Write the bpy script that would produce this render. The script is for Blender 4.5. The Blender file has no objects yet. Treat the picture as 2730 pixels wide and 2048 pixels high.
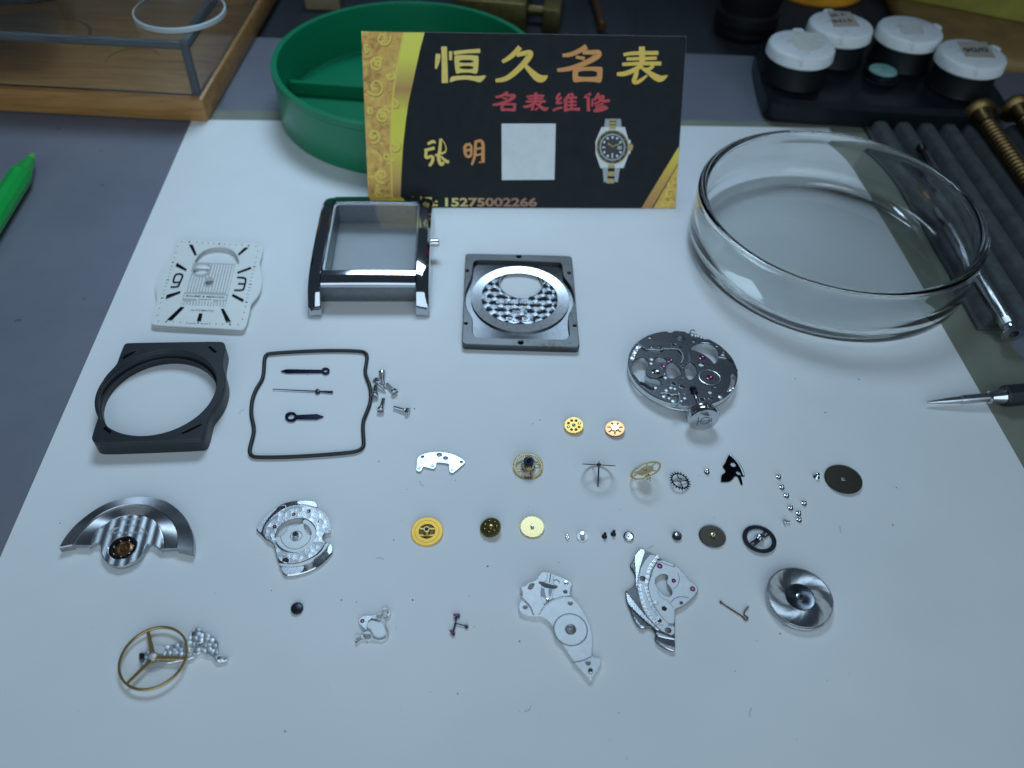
import bpy, bmesh, math, random
from mathutils import Vector, Matrix
from mathutils.geometry import tessellate_polygon

R = math.radians
MM = 0.001                       # the place is measured in millimetres, built in metres
random.seed(7)
scene = bpy.context.scene
col = scene.collection

# ------------------------------------------------------------------ camera
FPX, CXP, CYP = 2160.8, 1365.0, 1024.0          # focal length and centre of the photograph, in its pixels
DOWN = Vector((-0.03633, 0.67433, 0.73754)).normalized()   # gravity in camera axes (right, down, forward)
CAM_H = 139.07
FW = (Vector((0, 0, 1)) - DOWN * DOWN.z).normalized()
RT = DOWN.cross(FW)
UPV = -DOWN
def cam2world(c):
    return Vector((RT.dot(c), FW.dot(c), UPV.dot(c)))
CAM = Vector((0, 0, CAM_H))
cd = bpy.data.cameras.new('camera')
co = bpy.data.objects.new('camera', cd)
col.objects.link(co)
xr, yu, zb = cam2world(Vector((1, 0, 0))), cam2world(Vector((0, -1, 0))), cam2world(Vector((0, 0, -1)))
co.matrix_world = Matrix(((xr.x, yu.x, zb.x, 0), (xr.y, yu.y, zb.y, 0), (xr.z, yu.z, zb.z, CAM_H * MM), (0, 0, 0, 1)))
cd.sensor_width = 36.0
cd.lens = FPX / 2730.0 * 36.0
cd.clip_start, cd.clip_end = 0.005, 20.0
cd.dof.use_dof = True
cd.dof.focus_distance = 0.172
cd.dof.aperture_fstop = cd.lens / 1.55           # a pupil 1.55 mm wide, as in a telephone
scene.camera = co

# ------------------------------------------------------------------ light and exposure
world = bpy.data.worlds.new('World')
scene.world = world
world.use_nodes = True
bg = world.node_tree.nodes['Background']
bg.inputs['Color'].default_value = (0.50, 0.72, 1.0, 1)
bg.inputs['Strength'].default_value = 0.06
def area(name, loc, aim, sx, sy, power, color, spread=180):
    l = bpy.data.lights.new(name, 'AREA')
    l.shape, l.size, l.size_y, l.energy, l.color, l.spread = 'RECTANGLE', sx * MM, sy * MM, power, color, R(spread)
    o = bpy.data.objects.new(name, l)
    col.objects.link(o)
    o.location = Vector(loc) * MM
    o.rotation_euler = (Vector(aim) - Vector(loc)).to_track_quat('-Z', 'Y').to_euler()
    return o
area('desk_lamp', (-25, 400, 400), (-48, 182, 0), 210, 130, 0.124, (0.61, 0.85, 1.09), 53)
area('front_fill', (120, -560, 430), (30, 150, 0), 900, 800, 3.95, (0.66, 0.85, 0.99))  # added fill from the camera side, lifts the card and paper corners
scene.view_settings.view_transform = 'Standard'
scene.view_settings.look = 'None'
scene.view_settings.exposure = 0.0
scene.view_settings.gamma = 1.0
scene.cycles.use_denoising = True
scene.cycles.max_bounces = 16
scene.cycles.transmission_bounces = 12
scene.cycles.transparent_max_bounces = 12
scene.cycles.sample_clamp_indirect = 8.0
scene.cycles.blur_glossy = 0.3

# ------------------------------------------------------------------ helpers: pixels of the photograph to points on real planes
def ray(x, y):
    return cam2world(Vector((x - CXP, y - CYP, FPX))).normalized()
def U(x, y, z=0.0):
    d = ray(x, y)
    return CAM + d * ((z - CAM_H) / d.z)
def zm(ox, oy, s):                                # an enlarged crop of the photograph
    return lambda p: (ox + p[0] / s, oy + p[1] / s)
FULL = zm(0, 0, 0.80990)
def at(xy, z=0.0, yaw=0.0):
    p = U(xy[0], xy[1], z)
    return Matrix.Translation((p.x, p.y, z)) @ Matrix.Rotation(R(yaw), 4, 'Z')
def mat_from(o, n, xhint=Vector((1, 0, 0))):
    n = n.normalized()
    x = (xhint - n * xhint.dot(n)).normalized()
    y = n.cross(x)
    return Matrix(((x.x, y.x, n.x, o.x), (x.y, y.y, n.y, o.y), (x.z, y.z, n.z, o.z), (0, 0, 0, 1)))
def disc_frame(m, cx, cy, a, b, ang, thick=0.3, zlow=0.0):
    """frame of a round thing from the ellipse it shows: returns matrix (face at local z=0) and radius in mm"""
    px = m((cx, cy)); ex = m((cx + a, cy)); apx = ex[0] - px[0]
    v = ray(*px)
    t = R(ang)
    mx, my = math.sin(t), -math.cos(t)            # image direction of the minor axis, upwards
    if my > 0: mx, my = -mx, -my
    q = cam2world(Vector((mx, my, 0)))
    q = (q - v * q.dot(v)).normalized()
    k = min(1.0, b / a)
    n = (-v * k + q * math.sqrt(1 - k * k)).normalized()
    z = 1.0
    for _ in range(6):
        c = U(px[0], px[1], z)
        depth = (c - CAM).dot(cam2world(Vector((0, 0, 1))))
        r = apx * depth / FPX
        s = math.sqrt(max(0.0, 1 - n.z * n.z))
        z = zlow + r * s + thick * n.z
    return mat_from(c, n), r
class Loc:
    """maps pixels to the local plane z=zl of a frame"""
    def __init__(s, M): s.M, s.I = M, M.inverted()
    def p(s, xy, zl=0.0):
        o = s.I @ CAM; d = (s.I.to_3x3() @ ray(*xy))
        h = o + d * ((zl - o.z) / d.z)
        return (h.x, h.y)

# ------------------------------------------------------------------ helpers: objects
def link(name, me, parent=None, mats=None):
    o = bpy.data.objects.new(name, me)
    col.objects.link(o)
    if parent is not None: o.parent = parent
    if mats is not None and not me.materials:
        for m_ in (mats if isinstance(mats, (list, tuple)) else [mats]): me.materials.append(m_)
    return o
def place(o, M):
    M2 = M.copy(); M2.translation = M.translation * MM
    o.matrix_world = M2
def tag(o, label, cat, group=None, kind=None):
    o['label'] = label
    if cat: o['category'] = cat
    if group: o['group'] = group
    if kind: o['kind'] = kind
    return o
def thing(name, label, cat, M, group=None):
    o = bpy.data.objects.new(name, None)
    o.empty_display_size = 0.004
    col.objects.link(o)
    place(o, M)
    tag(o, label, cat, group)
    return o
def solo(o, label, cat, M, group=None):
    place(o, M)
    return tag(o, label, cat, group)
def copy_tree(o, parent=None):
    c = o.copy(); col.objects.link(c)
    if parent is not None: c.parent = parent
    for ch in [x for x in bpy.data.objects if x.parent is o]: copy_tree(ch, c)
    return c
def finish(me, angle=35, clean=True):
    bm = bmesh.new(); bm.from_mesh(me)
    if clean: bmesh.ops.remove_doubles(bm, verts=bm.verts, dist=2e-4)
    bmesh.ops.recalc_face_normals(bm, faces=bm.faces)
    bmesh.ops.scale(bm, vec=(MM, MM, MM), verts=bm.verts)
    bm.to_mesh(me); bm.free()
    me.polygons.foreach_set('use_smooth', [True] * len(me.polygons))
    me.set_sharp_from_angle(angle=R(angle))
    me.update()
    return me
def mesh_of(bm, angle=35):
    me = bpy.data.meshes.new('m'); bm.to_mesh(me); bm.free()
    return finish(me, angle)
def plate_bm(bm, loops, z0, z1, bev=0.0):
    """a flat solid of outline loops[0] with holes loops[1:], edges chamfered by bev"""
    cu = bpy.data.curves.new('c', 'CURVE')
    cu.dimensions, cu.fill_mode = '2D', 'BOTH'
    for lp in loops:
        s = cu.splines.new('POLY'); s.points.add(len(lp) - 1)
        for i, p in enumerate(lp): s.points[i].co = (p[0], p[1], 0, 1)
        s.use_cyclic_u = True
    h = (z1 - z0) / 2
    bev = min(bev, h * 0.8)
    cu.extrude = h - bev
    if bev > 0:
        cu.bevel_depth, cu.bevel_resolution, cu.offset = bev, 0, -bev
    ob = bpy.data.objects.new('c', cu)
    me = bpy.data.meshes.new_from_object(ob)
    bpy.data.objects.remove(ob); bpy.data.curves.remove(cu)
    me.transform(Matrix.Translation((0, 0, (z0 + z1) / 2)))
    bm.from_mesh(me); bpy.data.meshes.remove(me)
def plate(name, loops, z0, z1, m, parent=None, bev=0.03, angle=35):
    bm = bmesh.new(); plate_bm(bm, loops, z0, z1, bev)
    return link(name, mesh_of(bm, angle), parent, m)
def plates(name, many, z0, z1, m, parent=None, bev=0.0, dz=0.0):
    bm = bmesh.new()
    for i, lp in enumerate(many): plate_bm(bm, lp, z0 , z1 + i * dz, bev)
    return link(name, mesh_of(bm), parent, m)
def ring(r, n=40, cx=0.0, cy=0.0, a0=0.0):
    return [(cx + r * math.cos(a0 + 2 * math.pi * i / n), cy + r * math.sin(a0 + 2 * math.pi * i / n)) for i in range(n)]
def chaikin(p, k=1, closed=True):
    for _ in range(k):
        q = []
        n = len(p)
        rng = range(n) if closed else range(n - 1)
        if not closed: q.append(p[0])
        for i in rng:
            a, b = p[i], p[(i + 1) % n]
            q.append(tuple(a[j] * .75 + b[j] * .25 for j in range(len(a))))
            q.append(tuple(a[j] * .25 + b[j] * .75 for j in range(len(a))))
        if not closed: q.append(p[-1])
        p = q
    return p
def gear_loop(r, n, depth, duty=0.5, a0=0.0, pointy=0.55):
    o = []
    for i in range(n):
        a = a0 + 2 * math.pi * i / n; w = 2 * math.pi / n
        for f, rr in ((-.5 * duty - .12, r - depth), (-.5 * duty * pointy, r), (.5 * duty * pointy, r), (.5 * duty + .12, r - depth)):
            o.append((rr * math.cos(a + f * w), rr * math.sin(a + f * w)))
    return o
def sector(r0, r1, a0, a1, w, n=10):
    """opening between two spokes of half width w"""
    A0, A1, B0, B1 = a0 + math.asin(min(.9, w / r1)), a1 - math.asin(min(.9, w / r1)), a0 + math.asin(min(.9, w / r0)), a1 - math.asin(min(.9, w / r0))
    o = [(r1 * math.cos(A0 + (A1 - A0) * i / n), r1 * math.sin(A0 + (A1 - A0) * i / n)) for i in range(n + 1)]
    if B1 > B0: o += [(r0 * math.cos(B1 + (B0 - B1) * i / n), r0 * math.sin(B1 + (B0 - B1) * i / n)) for i in range(n + 1)]
    return o
def lathe_bm(bm, prof, seg=40, M=None, closed=False):
    rows = []
    for r, z in prof:
        if r < 1e-5: rows.append([bm.verts.new((0, 0, z))])
        else: rows.append([bm.verts.new((r * math.cos(2 * math.pi * i / seg), r * math.sin(2 * math.pi * i / seg), z)) for i in range(seg)])
    pairs = list(zip(rows, rows[1:]))
    if closed: pairs.append((rows[-1], rows[0]))
    for a, b in pairs:
        if len(a) == 1 and len(b) == 1: continue
        for i in range(seg):
            j = (i + 1) % seg
            if len(a) == 1: bm.faces.new((a[0], b[i], b[j]))
            elif len(b) == 1: bm.faces.new((a[i], a[j], b[0]))
            else: bm.faces.new((a[i], a[j], b[j], b[i]))
    if M is not None:
        vs = [v for row in rows for v in row]
        bmesh.ops.transform(bm, matrix=M, verts=vs)
def lathe(name, prof, m, parent=None, seg=40, M=None, angle=35, closed=False):
    bm = bmesh.new(); lathe_bm(bm, prof, seg, M, closed)
    return link(name, mesh_of(bm, angle), parent, m)
def tube_bm(bm, pts, rad, seg=8, closed=False, flat=1.0):
    pts = [Vector(p) for p in pts]; n = len(pts)
    rads = rad if isinstance(rad, (list, tuple)) else [rad] * n
    rows = []
    nrm = None
    for i, p in enumerate(pts):
        a = pts[(i - 1) % n] if (closed or i > 0) else p
        b = pts[(i + 1) % n] if (closed or i < n - 1) else p
        t = (b - a).normalized()
        if nrm is None:
            nrm = Vector((0, 0, 1)) if abs(t.z) < .9 else Vector((1, 0, 0))
        nrm = (nrm - t * nrm.dot(t)).normalized()
        bi = t.cross(nrm)
        rows.append([bm.verts.new(p + (nrm * math.cos(2 * math.pi * k / seg) * flat + bi * math.sin(2 * math.pi * k / seg)) * rads[i]) for k in range(seg)])
    prs = list(zip(rows, rows[1:])) + ([(rows[-1], rows[0])] if closed else [])
    for a, b in prs:
        for k in range(seg): bm.faces.new((a[k], a[(k + 1) % seg], b[(k + 1) % seg], b[k]))
    if not closed:
        bm.faces.new(rows[0]); bm.faces.new(rows[-1])
def tube(name, pts, rad, m, parent=None, seg=8, closed=False, flat=1.0, angle=50):
    bm = bmesh.new(); tube_bm(bm, pts, rad, seg, closed, flat)
    return link(name, mesh_of(bm, angle), parent, m)
def box_bm(bm, lo, hi, M=None, bev=0.0):
    g = bmesh.ops.create_cube(bm, size=1.0)
    vs = g['verts']
    for v in vs: v.co = Vector([lo[k] + (hi[k] - lo[k]) * (v.co[k] + .5) for k in range(3)])
    if bev > 0:
        es = list({e for v in vs for e in v.link_edges})
        r_ = bmesh.ops.bevel(bm, geom=es, offset=bev, segments=2, affect='EDGES', profile=.5)
        vs = list({v for f in r_['faces'] for v in f.verts} | {v for v in vs if v.is_valid})
    if M is not None: bmesh.ops.transform(bm, matrix=M, verts=vs)
def box(name, lo, hi, m, parent=None, M=None, bev=0.0, angle=35):
    bm = bmesh.new(); box_bm(bm, lo, hi, M, bev)
    return link(name, mesh_of(bm, angle), parent, m)
def ribbon(pts):
    """polygon round a polyline of (x, y, width)"""
    l, r_ = [], []
    n = len(pts)
    for i, p in enumerate(pts):
        a = pts[max(i - 1, 0)]; b = pts[min(i + 1, n - 1)]
        d1 = Vector((p[0] - a[0], p[1] - a[1])); d2 = Vector((b[0] - p[0], b[1] - p[1]))
        if d1.length > 0: d1.normalize()
        if d2.length > 0: d2.normalize()
        t = d1 + d2
        t = t.normalized() if t.length > 1e-6 else d2
        c = 1.0
        if 0 < i < n - 1: c = 1 / max(.6, math.sqrt(max(0.0, (1 + d1.dot(d2)) / 2)))
        nn = Vector((-t.y, t.x)) * p[2] * .5 * c
        l.append((p[0] + nn.x, p[1] + nn.y)); r_.append((p[0] - nn.x, p[1] - nn.y))
    return l + r_[::-1]
def text_me(s, bold=0.0, shear=0.0):
    cu = bpy.data.curves.new('t', 'FONT')
    cu.body, cu.size, cu.align_x = s, 1.0, 'LEFT'
    cu.offset, cu.shear, cu.extrude = bold, shear, 0.01
    ob = bpy.data.objects.new('t', cu)
    me = bpy.data.meshes.new_from_object(ob)
    bpy.data.objects.remove(ob); bpy.data.curves.remove(cu)
    return me
def text(name, s, pl, pr, h, z, m, parent, bold=0.0, shear=0.0, thick=0.02):
    """lettering whose ink runs from pl to pr on the plane z, h high"""
    me = text_me(s, bold, shear)
    xs = [v.co.x for v in me.vertices]; ys = [v.co.y for v in me.vertices]
    x0, x1, y0, y1 = min(xs), max(xs), min(ys), max(ys)
    dx, dy = pr[0] - pl[0], pr[1] - pl[1]
    L_ = math.hypot(dx, dy)
    for v in me.vertices:
        u = (v.co.x - x0) / (x1 - x0) * L_; w = (v.co.y - y0) / (y1 - y0) * h
        v.co = (pl[0] + dx / L_ * u - dy / L_ * w, pl[1] + dy / L_ * u + dx / L_ * w, z + (thick if v.co.z > 0 else 0.0))
    return link(name, finish(me, 30), parent, m)
# ------------------------------------------------------------------ materials
def new_mat(name):
    m = bpy.data.materials.new(name); m.use_nodes = True
    return m, m.node_tree, m.node_tree.nodes['Principled BSDF']
def node(nt, kind, **kw):
    n = nt.nodes.new(kind)
    for k, v in kw.items():
        if k in n.inputs: n.inputs[k].default_value = v
        else: setattr(n, k, v)
    return n
def coords(nt, scale=(1, 1, 1), rot=(0, 0, 0), which='Object'):
    tc = node(nt, 'ShaderNodeTexCoord')
    mp = node(nt, 'ShaderNodeMapping')
    mp.inputs['Scale'].default_value = [1000 * s for s in scale]
    mp.inputs['Rotation'].default_value = rot
    nt.links.new(tc.outputs[which], mp.inputs['Vector'])
    return mp.outputs[0]
def ramp(nt, fac, stops, interp='LINEAR'):
    r = node(nt, 'ShaderNodeValToRGB')
    r.color_ramp.interpolation = interp
    e = r.color_ramp.elements
    while len(e) < len(stops): e.new(.5)
    for i, (p, c) in enumerate(stops):
        e[i].position = p; e[i].color = (*c, 1) if len(c) == 3 else c
    nt.links.new(fac, r.inputs[0])
    return r.outputs[0]
def simple(name, color, metal=0.0, rough=0.5, var=0.12, nscale=1.2, bump=0.0, bscale=6.0, stretch=(1, 1, 1), rough_var=0.08,
           aniso=0.0, arot=0.0, coat=0.0, trans=0.0, ior=1.5, spec=None):
    """a surface of one colour with uneven tone, uneven gloss and fine relief; scales are per millimetre"""
    m, nt, b = new_mat(name)
    b.inputs['Metallic'].default_value = metal
    b.inputs['IOR'].default_value = ior
    if spec is not None: b.inputs['Specular IOR Level'].default_value = spec
    b.inputs['Transmission Weight'].default_value = trans
    b.inputs['Coat Weight'].default_value = coat
    v = coords(nt, stretch)
    n = node(nt, 'ShaderNodeTexNoise', Scale=nscale, Detail=5.0, Roughness=.6)
    nt.links.new(v, n.inputs['Vector'])
    c0 = [max(0, x * (1 - var)) for x in color]; c1 = [min(1, x * (1 + var)) for x in color]
    nt.links.new(ramp(nt, n.outputs['Fac'], [(.3, c0), (.7, c1)]), b.inputs['Base Color'])
    mr = node(nt, 'ShaderNodeMapRange')
    mr.inputs['To Min'].default_value = max(0.02, rough - rough_var); mr.inputs['To Max'].default_value = min(1, rough + rough_var)
    n2 = node(nt, 'ShaderNodeTexNoise', Scale=nscale * 2.3, Detail=4.0)
    nt.links.new(v, n2.inputs['Vector']); nt.links.new(n2.outputs['Fac'], mr.inputs['Value']); nt.links.new(mr.outputs[0], b.inputs['Roughness'])
    if bump > 0:
        n3 = node(nt, 'ShaderNodeTexNoise', Scale=bscale, Detail=3.0)
        nt.links.new(v, n3.inputs['Vector'])
        bp = node(nt, 'ShaderNodeBump', Strength=bump, Distance=0.00004)
        nt.links.new(n3.outputs['Fac'], bp.inputs['Height']); nt.links.new(bp.outputs[0], b.inputs['Normal'])
    if aniso > 0:
        b.inputs['Anisotropic'].default_value = aniso
        b.inputs['Anisotropic Rotation'].default_value = arot
        tg = node(nt, 'ShaderNodeTangent', direction_type='RADIAL', axis='Z')
        nt.links.new(tg.outputs[0], b.inputs['Tangent'])
    return m
K = {}
K['steel_polished'] = simple('polished_steel', (.60, .61, .63), 1, .10, .04, .5, rough_var=.04)
K['steel'] = simple('steel', (.52, .53, .55), 1, .24, .08, 1.0, bump=.06, bscale=9)
K['steel_brushed'] = simple('brushed_steel', (.50, .52, .54), 1, .30, .10, .6, bump=.35, bscale=3.5, stretch=(8, .5, 1))
K['steel_grey'] = simple('satin_grey_steel', (.30, .31, .33), 1, .42, .08, .8, bump=.12, bscale=9)
K['steel_dark'] = simple('dark_satin_steel', (.125, .128, .136), 1, .30, .08, .8, bump=.08, bscale=12)
K['rhodium'] = simple('frosted_rhodium', (.74, .755, .765), .45, .52, .05, .7, bump=.10, bscale=14)
K['rhodium_line'] = simple('groove_grey', (.20, .21, .22), .6, .5, .05)  # tone of drawn grooves, their shade put into colour; the emblem shares it
K['sunburst'] = simple('circular_brushed_steel', (.46, .47, .49), 1, .34, .10, .7, aniso=.85, bump=.05, bscale=12)
K['spiral'] = simple('spiral_brushed_steel', (.60, .61, .62), 1, .40, .10, .7, aniso=.98, arot=.30, bump=.05, bscale=12)
K['radial'] = simple('radial_brushed_steel', (.16, .165, .175), 1, .30, .10, .7, aniso=.9, arot=.0, bump=.05, bscale=12)
K['grain'] = simple('ground_grain_steel', (.22, .23, .245), 1, .24, .08, .7, aniso=.97, arot=.25)
K['case_steel'] = simple('mirror_case_steel', (.50, .51, .54), 1, .06, .04, .3, rough_var=.03)
K['bright'] = simple('bright_satin_steel', (.70, .72, .74), .9, .42, .06, .8)
K['mirror'] = simple('mirror_rhodium', (.80, .82, .85), 1, .26, .03)
K['ring_steel'] = simple('turned_ring_steel', (.50, .51, .53), 1, .30, .08, .7, bump=.04, bscale=12)
K['gold'] = simple('gilt_brass', (.83, .56, .17), 1, .46, .06, 1.0, bump=.05, bscale=10)
K['gold_yellow'] = simple('bright_gilt_brass', (.98, .60, .12), 1, .50, .04, 1.0, bump=.04, bscale=10)
K['gold_pale'] = simple('pale_gilt_brass', (.86, .70, .36), 1, .46, .05, 1.0, bump=.04, bscale=10)
K['gold_old'] = simple('dull_gilt_brass', (.58, .42, .19), 1, .34, .15, 1.2, bump=.06, bscale=9)
K['gold_dark'] = simple('dark_brass', (.28, .22, .08), 1, .22, .25, 2.0, bump=.1, bscale=6)
K['copper'] = simple('rose_gilt_copper', (.66, .32, .15), 1, .40, .08, 1.0, bump=.05, bscale=10)
K['bronze_dark'] = simple('dark_bronze', (.060, .051, .038), .75, .42, .15, 1.5, bump=.06, bscale=8)
K['blued'] = simple('blackened_steel', (.035, .04, .055), .7, .30, .15, 1.5, bump=.04, bscale=8)
K['blue_hand'] = simple('blued_steel', (.010, .014, .036), .85, .22, .15, 1.5)
K['hole_shade'] = simple('hole_shade_black', (.006, .006, .007), 0, .6, .1)  # near-black colour standing for the shade inside holes and cuts
K['oil_black'] = simple('black_oxide', (.012, .013, .016), .5, .3, .2, 2.0)
K['ruby'] = simple('ruby_jewel', (.17, .008, .06), 0, .08, .15, 2.0, coat=.6)
K['ruby_pale'] = simple('pale_ruby_jewel', (.26, .05, .18), 0, .08, .15, 2.0, coat=.6)
K['plastic_black'] = simple('black_moulded_plastic', (.016, .020, .025), 0, .42, .15, .8, bump=.10, bscale=7)
K['rubber'] = simple('black_rubber', (.013, .015, .018), 0, .5, .15, .8, bump=.1, bscale=5)
K['enamel'] = simple('silvered_white_lacquer', (.86, .88, .84), .1, .38, .03, .25, bump=.02, bscale=9)
K['marker'] = simple('dark_polished_marker', (.10, .11, .13), 1, .16, .1)
K['ink'] = simple('dark_grey_ink', (.045, .05, .055), 0, .5, .1)
K['engraving'] = simple('bright_engraving', (.62, .66, .68), .6, .55, .08)
K['brass'] = simple('old_brass', (.21, .135, .055), 1, .40, .25, .35, bump=.15, bscale=2.5)
K['brass_dull'] = simple('tarnished_brass', (.16, .125, .045), .8, .45, .25, .3, bump=.1, bscale=2)
K['white_plastic'] = None
K['green_plastic'] = simple('green_moulded_plastic', (.004, .205, .092), 0, .30, .05, .05, bump=.02, bscale=1.2, coat=.1)
K['green_pen'] = simple('green_translucent_plastic', (.006, .40, .06), 0, .25, .06, .1, coat=.2)
K['green_tip'] = simple('pale_green_plastic', (.16, .50, .10), 0, .35, .06, .1)
K['stand_black'] = simple('glossy_black_plastic', (.007, .010, .014), 0, .30, .2, .1, bump=.04, bscale=.8, spec=.25)
K['tray_black'] = simple('dusty_black_rubber', (.080, .088, .092), 0, .85, .25, .22, bump=.25, bscale=1.6, spec=.15)
K['felt_dark'] = simple('dark_woven_cloth', (.020, .023, .032), 0, .85, .3, .12, bump=.3, bscale=1.2, stretch=(1, .08, 1))
K['tan_block'] = simple('tan_wood_block', (.30, .22, .13), 0, .6, .2, .2)
K['orange'] = simple('orange_enamel', (.95, .36, .02), 0, .45, .25, .12, bump=.2, bscale=1.5)
K['leather'] = simple('brown_leather', (.26, .155, .05), 0, .6, .2, .12, bump=.3, bscale=1.2)
K['yellow_cloth'] = simple('olive_yellow_plastic', (.25, .22, .03), 0, .5, .2, .1)
K['teal'] = simple('pale_teal_glaze', (.20, .38, .33), 0, .3, .25, .35, bump=.1, bscale=1)
K['dark_box'] = simple('dark_blue_box', (.010, .016, .022), 0, .35, .2, .1)
def glass_mat(name, color, rough=0.0, ior=1.5):
    m, nt, b = new_mat(name)
    b.inputs['Base Color'].default_value = (*color, 1)
    b.inputs['Transmission Weight'].default_value = 1
    b.inputs['IOR'].default_value = ior
    v = coords(nt)
    n = node(nt, 'ShaderNodeTexNoise', Scale=.15, Detail=4.0)
    nt.links.new(v, n.inputs['Vector'])
    mr = node(nt, 'ShaderNodeMapRange')
    mr.inputs['From Min'].default_value = .45; mr.inputs['From Max'].default_value = .8
    mr.inputs['To Min'].default_value = rough; mr.inputs['To Max'].default_value = rough + .03
    nt.links.new(n.outputs['Fac'], mr.inputs['Value']); nt.links.new(mr.outputs[0], b.inputs['Roughness'])
    return m
K['glass'] = glass_mat('clear_glass', (.975, .988, .978), .0)
K['acrylic'] = glass_mat('clear_acrylic', (.93, .95, .95), .0, 1.49)
K['crystal'] = glass_mat('sapphire_crystal', (.97, .99, 1.0), 0, 1.6)

def paper_mat():
    m, nt, b = new_mat('white_paper')
    v = coords(nt)
    n = node(nt, 'ShaderNodeTexNoise', Scale=.018, Detail=4.0, Roughness=.6); nt.links.new(v, n.inputs['Vector'])
    c = ramp(nt, n.outputs['Fac'], [(.28, (.775, .79, .795)), (.72, (.865, .87, .875))])
    nt.links.new(c, b.inputs['Base Color'])
    b.inputs['Roughness'].default_value = .72
    b.inputs['Specular IOR Level'].default_value = .25
    f = node(nt, 'ShaderNodeTexNoise', Scale=4.0, Detail=4.0); nt.links.new(v, f.inputs['Vector'])
    g = node(nt, 'ShaderNodeTexNoise', Scale=.02, Detail=2.0); nt.links.new(v, g.inputs['Vector'])
    b1 = node(nt, 'ShaderNodeBump', Strength=.10, Distance=.00005); nt.links.new(f.outputs['Fac'], b1.inputs['Height'])
    b2 = node(nt, 'ShaderNodeBump', Strength=.35, Distance=.002); nt.links.new(g.outputs['Fac'], b2.inputs['Height']); nt.links.new(b1.outputs[0], b2.inputs['Normal'])
    nt.links.new(b2.outputs[0], b.inputs['Normal'])
    return m
K['paper'] = paper_mat()
def mat_mat():
    m, nt, b = new_mat('blue_grey_bench_mat')
    v = coords(nt)
    n = node(nt, 'ShaderNodeTexNoise', Scale=.03, Detail=6.0, Roughness=.65); nt.links.new(v, n.inputs['Vector'])
    c = ramp(nt, n.outputs['Fac'], [(.3, (.165, .172, .215)), (.7, (.20, .208, .250))])
    sp = node(nt, 'ShaderNodeTexNoise', Scale=.16, Detail=3.0); nt.links.new(v, sp.inputs['Vector'])
    k = ramp(nt, sp.outputs['Fac'], [(.70, (0, 0, 0)), (.74, (1, 1, 1))])
    mx = node(nt, 'ShaderNodeMix', data_type='RGBA')
    nt.links.new(k, mx.inputs[0]); nt.links.new(c, mx.inputs[6]); mx.inputs[7].default_value = (.10, .10, .13, 1)
    nt.links.new(mx.outputs[2], b.inputs['Base Color'])
    b.inputs['Roughness'].default_value = .55
    f = node(nt, 'ShaderNodeTexNoise', Scale=1.5, Detail=4.0); nt.links.new(v, f.inputs['Vector'])
    b1 = node(nt, 'ShaderNodeBump', Strength=.15, Distance=.0001); nt.links.new(f.outputs['Fac'], b1.inputs['Height']); nt.links.new(b1.outputs[0], b.inputs['Normal'])
    return m
K['mat'] = mat_mat()
K['olive_sheet'] = simple('grey_green_card', (.215, .225, .175), 0, .6, .10, .05, bump=.1, bscale=1.5)
def wood_mat():
    m, nt, b = new_mat('oiled_wood')
    v = coords(nt, (.05, .5, .5))
    n = node(nt, 'ShaderNodeTexNoise', Scale=.7, Detail=7.0, Roughness=.65, Distortion=.6); nt.links.new(v, n.inputs['Vector'])
    c = ramp(nt, n.outputs['Fac'], [(.25, (.23, .095, .026)), (.5, (.40, .195, .058)), (.75, (.52, .28, .10))])
    nt.links.new(c, b.inputs['Base Color'])
    b.inputs['Roughness'].default_value = .38
    v2 = coords(nt, (.15, 3, 3))
    n2 = node(nt, 'ShaderNodeTexNoise', Scale=1.2, Detail=4.0); nt.links.new(v2, n2.inputs['Vector'])
    b1 = node(nt, 'ShaderNodeBump', Strength=.25, Distance=.0002); nt.links.new(n2.outputs['Fac'], b1.inputs['Height']); nt.links.new(b1.outputs[0], b.inputs['Normal'])
    return m
K['wood'] = wood_mat()
def lid_mat():
    m, nt, b = new_mat('stained_white_plastic')
    v = coords(nt)
    n = node(nt, 'ShaderNodeTexNoise', Scale=.22, Detail=6.0, Roughness=.7); nt.links.new(v, n.inputs['Vector'])
    c = ramp(nt, n.outputs['Fac'], [(.28, (.40, .36, .30)), (.42, (.72, .74, .74)), (.7, (.80, .82, .83)), (.78, (.45, .42, .38))])
    nt.links.new(c, b.inputs['Base Color']); b.inputs['Roughness'].default_value = .4
    return m
K['white_plastic'] = lid_mat()
def perlage_mat():
    m, nt, b = new_mat('circular_grained_rhodium')
    v = coords(nt)
    vo = node(nt, 'ShaderNodeTexVoronoi', Scale=.75, Randomness=.55); nt.links.new(v, vo.inputs['Vector'])
    wv = node(nt, 'ShaderNodeMath', operation='SINE')
    ml = node(nt, 'ShaderNodeMath', operation='MULTIPLY'); ml.inputs[1].default_value = 46
    nt.links.new(vo.outputs['Distance'], ml.inputs[0]); nt.links.new(ml.outputs[0], wv.inputs[0])
    c = ramp(nt, vo.outputs['Color'], [(.1, (.36, .37, .38)), (.9, (.62, .63, .64))])
    nt.links.new(c, b.inputs['Base Color'])
    b.inputs['Metallic'].default_value = 1; b.inputs['Roughness'].default_value = .36
    b1 = node(nt, 'ShaderNodeBump', Strength=.7, Distance=.00008); nt.links.new(vo.outputs['Distance'], b1.inputs['Height'])
    b2 = node(nt, 'ShaderNodeBump', Strength=.25, Distance=.00001); nt.links.new(wv.outputs[0], b2.inputs['Height']); nt.links.new(b1.outputs[0], b2.inputs['Normal'])
    nt.links.new(b2.outputs[0], b.inputs['Normal'])
    return m
K['perlage'] = perlage_mat()
K['stripes'] = simple('striped_rotor_steel', (.50, .52, .54), 1, .38, .08, .6, bump=.25, bscale=2.5, stretch=(9, .6, 1))
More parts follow.
